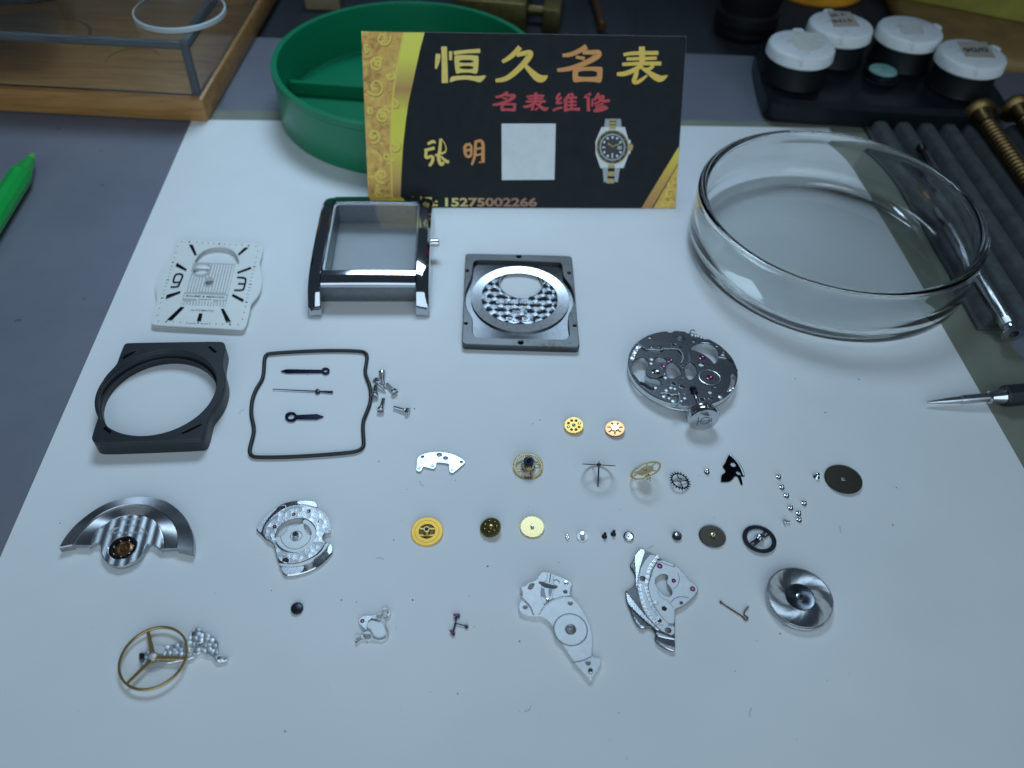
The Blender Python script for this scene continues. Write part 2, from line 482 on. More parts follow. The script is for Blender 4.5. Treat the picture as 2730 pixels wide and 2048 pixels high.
def worn_mat():
    m, nt, b = new_mat('pitted_case_steel')
    v = coords(nt)
    n = node(nt, 'ShaderNodeTexNoise', Scale=1.3, Detail=7.0, Roughness=.75); nt.links.new(v, n.inputs['Vector'])
    big = node(nt, 'ShaderNodeTexNoise', Scale=.13, Detail=2.0); nt.links.new(v, big.inputs['Vector'])
    mu = node(nt, 'ShaderNodeMath', operation='MULTIPLY'); nt.links.new(n.outputs['Fac'], mu.inputs[0]); nt.links.new(big.outputs['Fac'], mu.inputs[1])
    c = ramp(nt, mu.outputs[0], [(.22, (.115, .12, .122)), (.33, (.10, .10, .098)), (.36, (.055, .05, .042)), (.45, (.08, .06, .035))])
    nt.links.new(c, b.inputs['Base Color'])
    mt = ramp(nt, mu.outputs[0], [(.33, (.95, .95, .95)), (.37, (.25, .25, .25))]); nt.links.new(mt, b.inputs['Metallic'])
    b.inputs['Roughness'].default_value = .40
    b1 = node(nt, 'ShaderNodeBump', Strength=.4, Distance=.00008); b1.invert = True; nt.links.new(mu.outputs[0], b1.inputs['Height']); nt.links.new(b1.outputs[0], b.inputs['Normal'])
    return m
K['worn'] = worn_mat()
def hammered_mat():
    m, nt, b = new_mat('stippled_bright_rhodium')
    v = coords(nt)
    vo = node(nt, 'ShaderNodeTexVoronoi', Scale=1.05, Randomness=.6); nt.links.new(v, vo.inputs['Vector'])
    b.inputs['Base Color'].default_value = (.70, .72, .74, 1); b.inputs['Metallic'].default_value = .9; b.inputs['Roughness'].default_value = .38
    b1 = node(nt, 'ShaderNodeBump', Strength=.9, Distance=.00016); b1.invert = True; nt.links.new(vo.outputs['Distance'], b1.inputs['Height']); nt.links.new(b1.outputs[0], b.inputs['Normal'])
    return m
K['hammered'] = hammered_mat()
def print_mat(name, color, rough=.42):
    return simple(name, color, 0, rough, .05, .3, bump=.05, bscale=3)
K['card_black'] = simple('black_card_print', (.0065, .0095, .0125), 0, .50, .12, .15, bump=.06, bscale=3, spec=.2)
K['card_edge'] = print_mat('card_core', (.55, .56, .55))
K['p_yellow'] = print_mat('yellow_print', (.98, .70, .14))
K['p_yellow2'] = print_mat('golden_print', (.99, .62, .08))
K['p_orange'] = print_mat('orange_print', (.80, .32, .07))
K['p_red'] = print_mat('red_print', (.66, .030, .045))
K['p_white'] = print_mat('white_print', (.80, .82, .82))
K['p_grey'] = print_mat('silver_print', (.42, .44, .45))
K['p_gold'] = print_mat('gold_watch_print', (.50, .38, .14))
K['p_dark'] = print_mat('black_watch_print', (.010, .011, .012))
K['p_scroll'] = print_mat('light_scroll_print', (.99, .70, .09))
K['p_scroll_dark'] = print_mat('brown_scroll_print', (.40, .18, .022))
K['note_paper'] = simple('brown_note_paper', (.42, .36, .30), 0, .7, .12, .3)
def gradient_print(name, axis, lo, hi, stops):
    m, nt, b = new_mat(name)
    tc = node(nt, 'ShaderNodeTexCoord'); sx = node(nt, 'ShaderNodeSeparateXYZ'); nt.links.new(tc.outputs['Object'], sx.inputs[0])
    mr = node(nt, 'ShaderNodeMapRange'); mr.inputs['From Min'].default_value = lo * MM; mr.inputs['From Max'].default_value = hi * MM
    nt.links.new(sx.outputs[axis], mr.inputs['Value'])
    nt.links.new(ramp(nt, mr.outputs[0], stops), b.inputs['Base Color']); b.inputs['Roughness'].default_value = .36
    return m
K['p_band'] = gradient_print('gold_band_print', 1, 0, 47, [(0, (.50, .21, .05)), (.18, (.70, .40, .05)), (.38, (.92, .80, .03)), (.56, (.86, .74, .03)), (.68, (.58, .28, .05)), (.86, (.95, .84, .06)), (1, (.98, .88, .08))])
K['p_phone'] = gradient_print('fading_number_print', 0, -30, -4, [(0, (.75, .72, .20)), (.35, (.78, .66, .18)), (.6, (.55, .30, .10)), (.85, (.32, .13, .07)), (1, (.36, .16, .08))])
def ornament_mat():
    m, nt, b = new_mat('gold_ornament_print')
    v = coords(nt)
    n = node(nt, 'ShaderNodeTexNoise', Scale=.30, Detail=5.0, Roughness=.6, Distortion=1.6); nt.links.new(v, n.inputs['Vector'])
    c = ramp(nt, n.outputs['Fac'], [(.32, (.46, .19, .02)), (.45, (.80, .42, .06)), (.58, (.90, .52, .08)), (.68, (.98, .72, .10))])
    nt.links.new(c, b.inputs['Base Color']); b.inputs['Roughness'].default_value = .4
    return m
K['p_ornament'] = ornament_mat()

def vortex_mat():
    m = simple('vortex_brushed_steel', (.72, .73, .74), 1, .46, .10, .7, aniso=1.0, arot=.3)
    nt = m.node_tree; b = nt.nodes['Principled BSDF']
    tc = node(nt, 'ShaderNodeTexCoord'); d = node(nt, 'ShaderNodeVectorMath', operation='DISTANCE')
    mp = node(nt, 'ShaderNodeVectorMath', operation='MULTIPLY'); mp.inputs[1].default_value = (1, 1, 0)
    nt.links.new(tc.outputs['Generated'], mp.inputs[0]); nt.links.new(mp.outputs[0], d.inputs[0]); d.inputs[1].default_value = (.5, .5, 0)
    mr = node(nt, 'ShaderNodeMapRange'); mr.inputs['From Min'].default_value = .2; mr.inputs['From Max'].default_value = .5
    mr.inputs['To Min'].default_value = .365; mr.inputs['To Max'].default_value = .565
    nt.links.new(d.outputs['Value'], mr.inputs['Value'])
    ob = node(nt, 'ShaderNodeTexGradient', gradient_type='RADIAL'); nt.links.new(tc.outputs['Object'], ob.inputs['Vector'])
    sp = node(nt, 'ShaderNodeMath', operation='MULTIPLY_ADD'); sp.inputs[1].default_value = .25; nt.links.new(d.outputs['Value'], sp.inputs[0]); nt.links.new(ob.outputs['Fac'], sp.inputs[2])
    n1 = node(nt, 'ShaderNodeTexNoise', noise_dimensions='1D', Scale=26.0, Detail=3.0); nt.links.new(sp.outputs[0], n1.inputs['W'])
    ad = node(nt, 'ShaderNodeMath', operation='MULTIPLY_ADD'); ad.inputs[1].default_value = .09; nt.links.new(n1.outputs['Fac'], ad.inputs[0]); nt.links.new(mr.outputs[0], ad.inputs[2])
    nt.links.new(ad.outputs[0], b.inputs['Anisotropic Rotation'])
    return m
K['vortex'] = vortex_mat()

K['cup_black'] = simple('matte_black_cup', (.006, .008, .010), 0, .5, .2, .2, spec=.2)
# ------------------------------------------------------------------ the bench
PY = 4.48                                         # the paper's own turn on the bench
def sheet(name, x0, y0, x1, y1, z0, z1, m, M=None, bev=0.0):
    bm = bmesh.new(); box_bm(bm, (x0, y0, z0), (x1, y1, z1), M, bev)
    return link(name, mesh_of(bm), None, m)
o = sheet('table_top', -900, -500, 900, 1100, -30, -2.6, K['felt_dark']); o['kind'] = 'structure'
MROT = Matrix.Rotation(R(2.0), 4, 'Z')
o = sheet('bench_mat', -420, -260, 330, 300, -2.5, -.36, K['mat'], MROT, .6)
tag(o, 'blue grey rubber bench mat lying under the paper and tools', 'mat')
pc = U(2209, 341)
PM = Matrix.Translation((pc.x, pc.y, 0)) @ Matrix.Rotation(R(PY), 4, 'Z')
bm = bmesh.new(); plate_bm(bm, [[(-206, 6.4), (-100, 4.6), (10.5, 3.2), (13.8, 2.2), (15.6, -1), (16.0, -6), (15.2, -290), (13, -296), (-206, -296)]], -.34, -.12)
solo(link('backing_card', mesh_of(bm), None, K['olive_sheet']), 'grey green backing card showing as a strip round the white paper', 'card', PM)
# the paper: a thin sheet with a faint wave in it
bm = bmesh.new()
NX, NY = 42, 58
g = [[None] * (NY + 1) for _ in range(NX + 1)]
for i in range(NX + 1):
    for j in range(NY + 1):
        g[i][j] = bm.verts.new((-210 + 210 * i / NX, -297 * j / NY, 0))
fs = [bm.faces.new((g[i][j], g[i + 1][j], g[i + 1][j + 1], g[i][j + 1])) for i in range(NX) for j in range(NY)]
r_ = bmesh.ops.extrude_face_region(bm, geom=fs)
bmesh.ops.translate(bm, vec=(0, 0, -.1), verts=[v for v in r_['geom'] if isinstance(v, bmesh.types.BMVert)])
solo(link('paper_sheet', mesh_of(bm), None, K['paper']), 'large white paper sheet under all the watch parts', 'paper', PM)
# dust and crumbs on the paper
bm = bmesh.new()
specks = [(1050, 1440), (1105, 1090), (1085, 1305), (1600, 1300), (1375, 1275), (1590, 1320), (2380, 1400), (2390, 1300), (820, 1000), (1010, 1230), (2200, 1100), (2290, 1012), (1290, 1440), (1905, 1380), (1420, 1130), (1440, 1120), (2120, 1010), (1250, 1590), (1100, 1600), (910, 1600), (950, 1606), (1385, 1710), (1490, 1500), (2080, 1690), (160, 1395), (1700, 1250), (2400, 870), (1300, 1510), (570, 395), (1650, 1900), (1220, 1850), (760, 1950), (1960, 1790)]
for i in range(70): specks.append((random.uniform(150, 2500), random.uniform(960, 2030)))
for i, (x, y) in enumerate(specks):
    p = U(x, y); s = random.uniform(.10, .24) if i < 33 else random.uniform(.04, .11)
    t = random.uniform(0, 3.1); e = random.uniform(.35, 1)
    ln = [(p.x + s * math.cos(a) * math.cos(t) - s * e * math.sin(a) * math.sin(t), p.y + s * math.cos(a) * math.sin(t) + s * e * math.sin(a) * math.cos(t)) for a in [k * math.pi / 3 for k in range(6)]]
    vs = [bm.verts.new((q[0], q[1], .01)) for q in ln]; vt = bm.verts.new((p.x, p.y, s * .5))
    for k in range(6): bm.faces.new((vs[k], vs[(k + 1) % 6], vt))
for k in range(9):                                # lint
    x, y = random.uniform(500, 2300), random.uniform(950, 2000)
    p = U(x, y); a = random.uniform(0, 6.3); ln = []
    for i in range(9):
        a += random.uniform(-.5, .5); ln.append((p.x, p.y, .04)); p = p + Vector((math.cos(a), math.sin(a), 0)) * .22
    tube_bm(bm, ln, .022, 4)
o = link('dust', mesh_of(bm), None, simple('dark_crumbs', (.06, .07, .08), 0, .8)); tag(o, 'dark dust and crumbs scattered over the paper', None, kind='stuff')

# ---- wooden display base with its clear cover, at the far left
T = thing('display_case', 'wooden display base with a clear acrylic cover, far left', 'display case', Matrix.Translation((-102, 234, 0)))
bm = bmesh.new(); box_bm(bm, (-140, 0, -.3), (0, 110, 8), None, 1.3)
base = link('base', mesh_of(bm), T, K['wood'])
recess_shade_m = simple('recess_shade_brown', (.20, .075, .022), 0, .5)
for (x, y, r1, a0, a1) in ((-30, 24, 8.5, 20, 200), (-62, 34, 13, -20, 110), (-8, 60, 9, 60, 220)):
    arc_ = [(x + r1 * math.cos(R(a0 + (a1 - a0) * k / 24)), y + r1 * math.sin(R(a0 + (a1 - a0) * k / 24)), .1 + 1.0 * math.sin(math.pi * k / 24)) for k in range(25)]
    plate('recess_edge_shade', [ribbon(arc_)], 7.95, 8.05, recess_shade_m, base, .02)  # brown crescents paint the shade along the recess edges
def open_box(bm, x0, y0, x1, y1, z0, z1, t):
    plate_bm(bm, [[(x0, y0), (x1, y0), (x1, y1), (x0, y1)], [(x0 + t, y0 + t), (x1 - t, y0 + t), (x1 - t, y1 - t), (x0 + t, y1 - t)]], z0, z1 - t - .01, .1)
    plate_bm(bm, [[(x0, y0), (x1, y0), (x1, y1), (x0, y1)]], z1 - t, z1, .25)
bm = bmesh.new(); open_box(bm, -136, 1.6, -1.2, 106, 8.05, 25.2, 2.2)
cover = link('cover', mesh_of(bm), T, K['acrylic'])
edge_m = simple('grey_acrylic_edge', (.17, .185, .20), 0, .5, .1, .2)
for lo_, hi_ in (((-3.35, 1.7, 8.1), (-1.3, 3.7, 22.9)), ((-135.9, 1.7, 23.05), (-3.4, 3.2, 25.1)), ((-3.3, 1.7, 23.05), (-1.35, 105.9, 25.1))):
    box('edge_strip', lo_, hi_, edge_m, cover, None, .15)  # opaque grey strips added so the cover's clear edges read grey
c = U(390 * 1.2347, 30 * 1.2347, 25.4)
T = thing('crystal_disc', 'round glass watch crystal lying on the clear acrylic cover', 'watch glass', Matrix.Translation((c.x, c.y, 25.3)))
lathe('pane', [(0, .05), (13.55, .05), (13.55, 1.6), (0, 1.6)], K['glass'], T, 64)
lathe('ground_edge', [(13.56, .0), (14, .15), (14, 1.5), (13.56, 1.65)], simple('ground_glass_edge', (.52, .58, .60), 0, .45, .08, .2), T, 64, closed=True)
o = box('dark_case', (-48, 0, 0), (0, 40, 14), K['dark_box'], None, None, 1.2)
c = U(145, 16, 25.4)
solo(o, 'dark blue box on top of the acrylic cover, far left corner', 'box', Matrix.Translation((c.x, c.y + 3, 25.3)) @ Matrix.Rotation(R(22), 4, 'Z'))

# ---- green pen
tip = U(88, 405, 4.0); tail = U(-60, 640, 4.2)
d = (tail - tip).normalized()
M = mat_from(Vector((tip.x, tip.y, 3.3)), d, Vector((0, 0, 1)))
T = thing('pen', 'green translucent pen at the left edge of the mat', 'pen', M)
lathe('barrel', [(0, 11), (3.0, 11), (3.2, 11.4), (3.2, 60), (0, 60)], K['green_pen'], T, 12, None, 20)
lathe('cone', [(0, 3.2), (1.2, 3.2), (2.95, 10.9), (0, 10.9)], K['green_pen'], T, 32)
lathe('tip', [(0, 0), (.45, .1), (1.3, 3.1), (0, 3.1)], K['green_tip'], T, 24)

# ---- green dish
T = thing('parts_dish', 'green round plastic dish with low dividers behind the card', 'dish', Matrix.Translation((-39, 251.6, -.3)))
dish = lathe('bowl', [(0, 0), (42.2, 0), (42.9, .6), (42.6, 14.5), (43.1, 15.2), (43.0, 17.0), (42.2, 17.1), (41.2, 17.0), (40.9, 15.6), (40.4, 2.2), (39.8, 1.6), (0, 1.6)], K['green_plastic'], T, 96)
for a in (178, 300, 60):
    p = [(40.2 * math.cos(R(a)) * k, 40.2 * math.sin(R(a)) * k) for k in (0, 1)]
    plate('divider', [ribbon([(p[0][0], p[0][1], 1.6), (p[1][0], p[1][1], 1.6)])], 1.5, 6.2, K['green_plastic'], T, .3)

# ---- petri dish
T = thing('petri_dish', 'clear round glass petri dish standing half on the paper', 'glass dish', Matrix.Translation((84.3, 183.4, .02)))
lathe('bowl', [(0, 2.3), (32.6, 2.4), (34.6, 3.1), (35.5, 4.6), (35.2, 13.4), (34.9, 14.7), (35.0, 15.6), (35.6, 16.35), (36.5, 16.5), (37.3, 16.1), (37.6, 15.2), (37.45, 13.8), (37.75, 3.6), (37.4, 1.6), (36.0, .5), (34.0, .12), (31, .35), (0, .5)], K['glass'], T, 128, None, 60)

# ---- corrugated tool rest at the right
c0 = U(2308, 341, 0)
M = Matrix.Translation((114.6, 0, -.36)) @ Matrix.Rotation(R(2.4), 4, 'Z')
M.translation = Vector((113.6, 252.5, -.34))
T = thing('tool_tray', 'black corrugated rubber tool rest at the right', 'tool rest', M)
box('base', (0, -98, 0), (78, 0, 1.4), K['tray_black'], T, None, .4)
prof = []
rd = None
for i in range(9):
    x = 4.0 + i * 7.65
    bm = bmesh.new()
    sec = [(x - 2.9, 1.3), (x - 2.1, 3.9), (x - 1.3, 4.5), (x + 1.3, 4.5), (x + 2.1, 3.9), (x + 2.9, 1.3)]
    ys = [-97.6, -96.8, -3.4, -1.2, -.4]; sc = [.9, 1, 1, .9, .55]
    rows = [[bm.verts.new((x + (sx - x) * (.6 + .4 * s), y, 1.3 + (sz - 1.3) * s)) for sx, sz in sec] for y, s in zip(ys, sc)]
    for a, b in zip(rows, rows[1:]):
        for k in range(5): bm.faces.new((a[k], a[k + 1], b[k + 1], b[k]))
    bm.faces.new(rows[0]); bm.faces.new(rows[-1])
    link('ridge', mesh_of(bm, 50), T, K['tray_black'])
def tray_x(i): return 4.0 + 7.65 * (i + .5)
def brass_tool(label, x, y0, y1):
    p = U(x, y0, 6.5)
    M = mat_from(Vector((p.x, p.y, 7.4)), Vector((.028, -1, -.012)), Vector((1, 0, 0)))
    T = thing('ribbed_brass_tool', label, 'tool', M, 'brass handles on the tool rest')
    lathe('head', [(0, -1.5), (3.6, -1.4), (4.9, -.9), (5.2, 0), (4.7, .8), (3.4, 1.6), (2.9, 3.2), (2.55, 7.0), (0, 7.0)], K['brass'], T, 40)
    pr = [(0, 7.05)]
    z = 7.05
    while z < 74:
        pr += [(2.05, z), (2.45, z + .35), (2.45, z + 1.15), (2.05, z + 1.5)]
        z += 1.78
    pr.append((0, z))
    lathe('ribbed_shaft', pr, K['brass'], T, 28)
brass_tool('brass ribbed tool handle nearest the oil cup stand corner', 2607, 308, 0)
brass_tool('brass ribbed tool handle cut off by the right edge', 2705, 297, 0)
# knurled chrome tool in a groove
p = U(*zm(1780, 320, 2.3284)((2140, 1335)), 4.6)
M = mat_from(Vector((p.x + .2, p.y, 4.9)), Vector((-.04, 1, -.004)), Vector((1, 0, 0)))
T = thing('knurled_tool', 'chrome knurled tool lying in the rest behind the petri dish', 'tool', M)
lathe('end_cap', [(1.15, -.1), (2.6, 0), (2.7, .5), (2.5, .9), (1.15, .9)], K['steel_polished'], T, 36, closed=True)
lathe('cap_bore_shade', [(0, .7), (1.16, .7), (1.16, .75), (0, .75)], K['hole_shade'], T, 24)
pr = [(0, .95)]
for z in (1.0, 3.0, 3.3, 3.6, 3.9, 4.2, 4.5, 4.8): pr += [(1.6, z), (1.75, z + .12)] if z > 2 else [(1.5, z), (1.75, z + 1)]
lathe('neck', pr + [(1.8, 5.6), (0, 5.6)], K['steel_polished'], T, 36)
bm = bmesh.new()
NS, NK = 36, 60
rows = []
for j in range(NK + 1):
    z = 5.62 + j * .62
    rows.append([bm.verts.new(((2.0 + .14 * (1 if (i + j) % 2 else -1)) * math.cos(2 * math.pi * i / NS), (2.0 + .14 * (1 if (i + j) % 2 else -1)) * math.sin(2 * math.pi * i / NS), z)) for i in range(NS)])
for a, b in zip(rows, rows[1:]):
    for i in range(NS): bm.faces.new((a[i], a[(i + 1) % NS], b[(i + 1) % NS], b[i]))
bm.faces.new(rows[0]); bm.faces.new(rows[-1])
link('knurled_grip', mesh_of(bm, 10), T, K['steel'])
lathe('shank', [(0, 42.9), (1.0, 42.9), (.8, 52), (0, 52)], K['steel'], T, 20)
# black pin and brass tip
ZT = zm(2300, 280, 3.949)
a = U(*ZT((615, 455)), 6.2); b = U(*ZT((815, 860)), 4.9)
M = mat_from(Vector((a.x, a.y, 6.2)), (b - a).normalized(), Vector((1, 0, 0)))
L_ = (b - a).length
T = thing('black_pin', 'black ball headed pin lying on the tool rest', 'pin', M)
lathe('ball_head', [(0, -1.5), (1.0, -1.2), (1.55, -.2), (1.4, .8), (.8, 1.4), (0, 1.4)], K['oil_black'], T, 24)
lathe('stem', [(0, 1.2), (.75, 1.3), (.85, L_ * .45), (.35, L_ * .7), (.3, L_ - 2.2), (1.0, L_ - .5), (.9, L_), (0, L_)], K['oil_black'], T, 20)
a = U(*ZT((555, 835)), 2.4); b = U(*ZT((720, 1030)), 3.0)
M = mat_from(Vector((a.x, a.y, 3.2)), (b - a).normalized(), Vector((1, 0, 0)))
L_ = (b - a).length
o = lathe('brass_tip', [(0, 0), (.7, .1), (.8, 2.0), (1.3, 3.0), (1.5, L_ * .72), (1.1, L_ * .75), (.8, L_), (0, L_)], K['brass'], None, 24)
solo(o, 'short brass tip seen through the petri dish', 'brass tip', M)

# ---- screwdriver at the right edge
ZS = zm(2440, 1000, 7.628)
a = U(*ZS((240, 560)), 1.1); b = U(*ZS((2212, 395)), 2.9)
d = (b - a).normalized()
M = mat_from(a, d, Vector((0, 0, 1)))
def al(x, y):                                     # millimetres along the tool for a pixel
    q = U(*ZS((x, y)), 2.0); return (q - a).dot(d)
T = thing('screwdriver', 'pointed steel screwdriver with a dark handle at the right edge', 'screwdriver', M)
z1, z2, z3, z4, z5 = al(930, 490), al(1010, 480), al(1470, 460), al(1570, 455), al(1755, 440)
lathe('blade', [(0, 0), (.22, .1), (.55, z1 * .35), (.78, z1 * .7), (.84, z1), (1.0, z1 + .1), (1.05, z2), (1.05, z3), (0, z3)], K['steel'], T, 28)
lathe('collar', [(0, z3 + .02), (1.15, z3 + .02), (1.5, z3 + .3), (1.2, z3 + .6), (1.3, z4), (1.9, z5), (0, z5)], K['steel_polished'], T, 36)
lathe('handle', [(0, z5 + .01), (2.3, z5 + .01), (2.55, z5 + .5), (2.6, z5 + 60), (0, z5 + 60)], K['plastic_black'], T, 14, None, 20)
# ---- oil cup stand with its cups
MS = Matrix.Translation((79.5, 252.5, -.34)) @ Matrix.Rotation(R(-1.2), 4, 'Z')
T = thing('oil_cup_stand', 'glossy black moulded stand holding the oil cups', 'stand', MS)
bm = bmesh.new()
plate_bm(bm, [chaikin([(0, 4), (2, 1), (6, 0), (74, 0), (80, 6), (83, 10), (82, 40), (78, 46), (6, 46), (1, 42)], 2)], 0, 8.5, 1.6)
link('base', mesh_of(bm, 40), T, K['stand_black'])
ZJ = zm(2010, 0, 3.072)
IS = MS.inverted()
cups = [((400, 350), 20.5, 'white lid with a blank cream patch, front left of the oil cups', None, 25),
        ((720, 185), 20.5, 'white lid with a creased brown note, rear left of the oil cups', 'note', 40),
        ((1290, 225), 20.5, 'white lid with faded pencil marks, rear right of the oil cups', 'faint', -40),
        ((1800, 425), 20.5, 'white lid noted 90/0 in pen, front right of the oil cups', '90/0', -30)]
for (q, z, lab, note, lip) in cups:
    p = U(*ZJ(q), z)
    Mc = Matrix.Translation((p.x, p.y, 8.2))
    t = thing('oil_cup', 'oil cup with ' + lab, 'oil cup', Mc, 'lidded oil cups on the black stand')
    lathe('cup', [(0, 0), (10.6, 0), (10.9, .5), (10.4, 1.6), (9.8, 7.5), (0, 7.5)], K['cup_black'], t, 48)
    lid = lathe('lid', [(0, 12.0), (9.9, 12.0), (10.6, 11.7), (11.0, 11.1), (11.2, 8.3), (10.6, 7.7), (9.0, 7.6), (0, 7.6)], K['white_plastic'], t, 64)
    a = R(lip + 60)
    plate('thumb_tab', [chaikin([(10.6 * math.cos(a - .2), 10.6 * math.sin(a - .2)), (12.4 * math.cos(a - .13), 12.4 * math.sin(a - .13)), (12.4 * math.cos(a + .13), 12.4 * math.sin(a + .13)), (10.6 * math.cos(a + .2), 10.6 * math.sin(a + .2))], 1)], 10.4, 11.9, K['white_plastic'], lid, .3)
    if note:
        m_ = K['note_paper'] if note != 'faint' else K['white_plastic']
        L0 = Loc(Mc)
        if note == '90/0':
            quad = [L0.p(ZJ(x), 12.1) for x in ((1665, 340), (1905, 345), (1985, 475), (1735, 465))]
            n_ = plate('note', [quad], 12.02, 12.12, m_, t, .02)
            text('note_writing', '90/0', L0.p(ZJ((1740, 430)), 12.15), L0.p(ZJ((1940, 428)), 12.15), 3.4, 12.13, K['ink'], n_, .03, .2)
        elif note == 'note':
            quad = [L0.p(ZJ(x), 12.1) for x in ((600, 85), (790, 100), (870, 215), (655, 220))]
            n_ = plate('note', [quad], 12.02, 12.12, m_, t, .02)
            text('note_writing', '90 A', L0.p(ZJ((640, 140)), 12.15), L0.p(ZJ((760, 125)), 12.15), 2.2, 12.13, K['ink'], n_, .03, .2)
            text('note_writing', '9415', L0.p(ZJ((660, 190)), 12.15), L0.p(ZJ((820, 180)), 12.15), 2.6, 12.13, K['ink'], n_, .03, .2)
        else:
            quad = [L0.p(ZJ(x), 12.1) for x in ((1180, 165), (1370, 170), (1400, 285), (1210, 280))]
            plate('note', [quad], 12.02, 12.10, simple('faded_note_paper', (.60, .60, .58), 0, .6, .15, .3), t, .02)
    else:
        L0 = Loc(Mc)
        quad = chaikin([L0.p(ZJ(x), 12.1) for x in ((300, 260), (560, 270), (600, 370), (480, 425), (330, 400))], 1)
        plate('note', [quad], 12.02, 12.10, simple('cream_patch_paper', (.62, .62, .56), 0, .6, .12, .3), t, .02)
p = U(*ZJ((1060, 575)), 11.6)
t = thing('pith_cup', 'small pale teal cup between the four white lids', 'cup', Matrix.Translation((p.x, p.y, 8.2)))
lathe('cup', [(0, 0), (5.4, 0), (5.7, .6), (5.0, 1.2), (5.5, 2.0), (5.4, 3.3), (4.9, 3.4), (4.9, 2.9), (0, 2.9)], K['stand_black'], t, 40)
lathe('filling', [(4.85, 2.92), (4.6, 3.5), (2, 3.85), (0, 3.9)], K['teal'], t, 32)

# ---- things behind, in the dark and out of focus
def back_box(name, label, cat, x, y, sx, sy, sz, m, yaw=0, z=-2.6, bev=.6):
    p = U(x, y, z)
    o = box(name, (-sx / 2, 0, 0), (sx / 2, sy, sz), m, None, None, bev)
    return solo(o, label, cat, Matrix.Translation((p.x, p.y, z)) @ Matrix.Rotation(R(yaw), 4, 'Z'))
back_box('tan_block', 'small tan block behind the green dish', 'block', 862, 28, 14, 20, 10, K['tan_block'], 3)
T = thing('brass_vice', 'olive brass block tool behind the business card', 'brass tool', Matrix.Translation((U(1360, 74).x, U(1360, 74).y, -2.6)) @ Matrix.Rotation(R(-4), 4, 'Z'))
box('body', (-22, 0, 0), (6, 30, 12), K['brass_dull'], T, None, .8)
box('jaw', (12, 4, 0), (19, 34, 9), K['brass_dull'], T, None, .6)
tube('screw_bar', [(5.9, 12, 5), (12.1, 12, 5)], 2.0, K['brass_dull'], T, 16)
lathe('stud', [(0, 12), (1.2, 12), (1.0, 13), (0, 13.2)], K['steel'], T, 16, Matrix.Translation((-2, 4, 0)))
a = U(1592, 0, 2); b = U(1606, 66, 1)
o = lathe('bronze_rod', [(0, -30), (2.0, -30), (1.9, -8), (2.4, -7.5), (2.4, -6.5), (1.7, -6), (1.5, (b - a).length - 2.4), (2.0, (b - a).length - 1.8), (1.6, (b - a).length), (0, (b - a).length)], simple('dark_bronze_rod', (.22, .10, .035), .8, .35, .2, .2), None, 20)
solo(o, 'thin bronze rod lying behind the card, near the black loupe', 'rod', mat_from(Vector((a.x, a.y, 0)), Vector((b.x - a.x, b.y - a.y, 0)).normalized(), Vector((0, 0, 1))))
p = U(1985, 122, -.3)
T = thing('eye_loupe', 'black eye loupe standing behind the oil cup stand', 'loupe', Matrix.Translation((p.x + 2, p.y + 15, -.36)))
lathe('barrel', [(0, 0), (11.5, 0), (12.2, .8), (12.4, 8), (11.2, 9), (14.5, 24), (15.0, 25), (13.8, 25), (11, 10), (0, 10)], simple('matte_black_plastic', (.006, .006, .007), 0, .5, .1, .2), T, 48)
lathe('lens_ring', [(12.45, 3), (12.8, 3.3), (12.8, 5), (12.45, 5.3)], K['oil_black'], T, 48)
p = U(2190, 24, -2.6)
T = thing('orange_lid', 'round orange lid behind the oil cups', 'lid', Matrix.Translation((p.x + 1, p.y + 21, -2.6)))
lathe('disc', [(0, 0), (20, 0), (21, 1), (21, 8), (19.5, 10), (0, 10.4)], K['orange'], T, 64)
p = U(2600, 150, 0)
bm = bmesh.new()
fr = [U(x, y, 4.0) for x, y in ((2384, 0), (2420, 62), (2500, 122), (2600, 150), (2717, 164), (2900, 175))]
lp = [(q.x - p.x, q.y - p.y - 6) for q in fr]
plate_bm(bm, [chaikin(lp, 2, False) + [(lp[-1][0], lp[-1][1] + 90), (lp[0][0] + 5, lp[0][1] + 60)]], 0, 7, 2.0)
o = link('leather_pouch', mesh_of(bm, 60), None, K['leather'])
solo(o, 'brown leather pouch behind the oil cup stand', 'pouch', Matrix.Translation((p.x, p.y + 6, -2.6)))
p = U(2560, 20, 6)
T = thing('olive_block', 'olive yellow drilled block at the far right corner', 'block', Matrix.Translation((p.x, p.y, 4.5)) @ Matrix.Rotation(R(-22), 4, 'Z'))
lp = [(-30, 0), (50, 0), (50, 40), (-30, 40)]
plate('slab', [lp, ring(2.4, 24, 13, 7), ring(3.0, 24, 34, 9)], 0, 9, K['yellow_cloth'], T, .8)

# ------------------------------------------------------------------ business card leaning on the green dish
bl, br = U(983, 553), U(1800, 556)
ux = (br - bl).normalized(); bk = Vector((-ux.y, ux.x, 0))
LEAN = R(31)
vy = Vector((0, 0, 1)) * math.cos(LEAN) + bk * math.sin(LEAN)
nz = ux.cross(vy)
oc = (bl + br) / 2
CM = Matrix(((ux.x, vy.x, nz.x, oc.x), (ux.y, vy.y, nz.y, oc.y), (ux.z, vy.z, nz.z, .02), (0, 0, 0, 1)))
CL = Loc(CM)
T = thing('business_card', 'black and gold business card leaning against the green dish', 'business card', CM)
tlc, trc = CL.p((957, 91), .3), CL.p((1830.8, 89.5), .3)
cw, ch = (br - bl).length / 2, (tlc[1] + trc[1]) / 2
print('card', cw * 2, ch, tlc, trc)
plate('card_stock', [[(-cw, 0), (cw, 0), (cw, ch), (-cw, ch)]], 0, .30, K['card_edge'], T, 0)
plate('black_print', [[(-cw + .02, .02), (cw - .02, .02), (cw - .02, ch - .04), (-cw + .02, ch - .04)]], .301, .32, K['card_black'], T, 0)
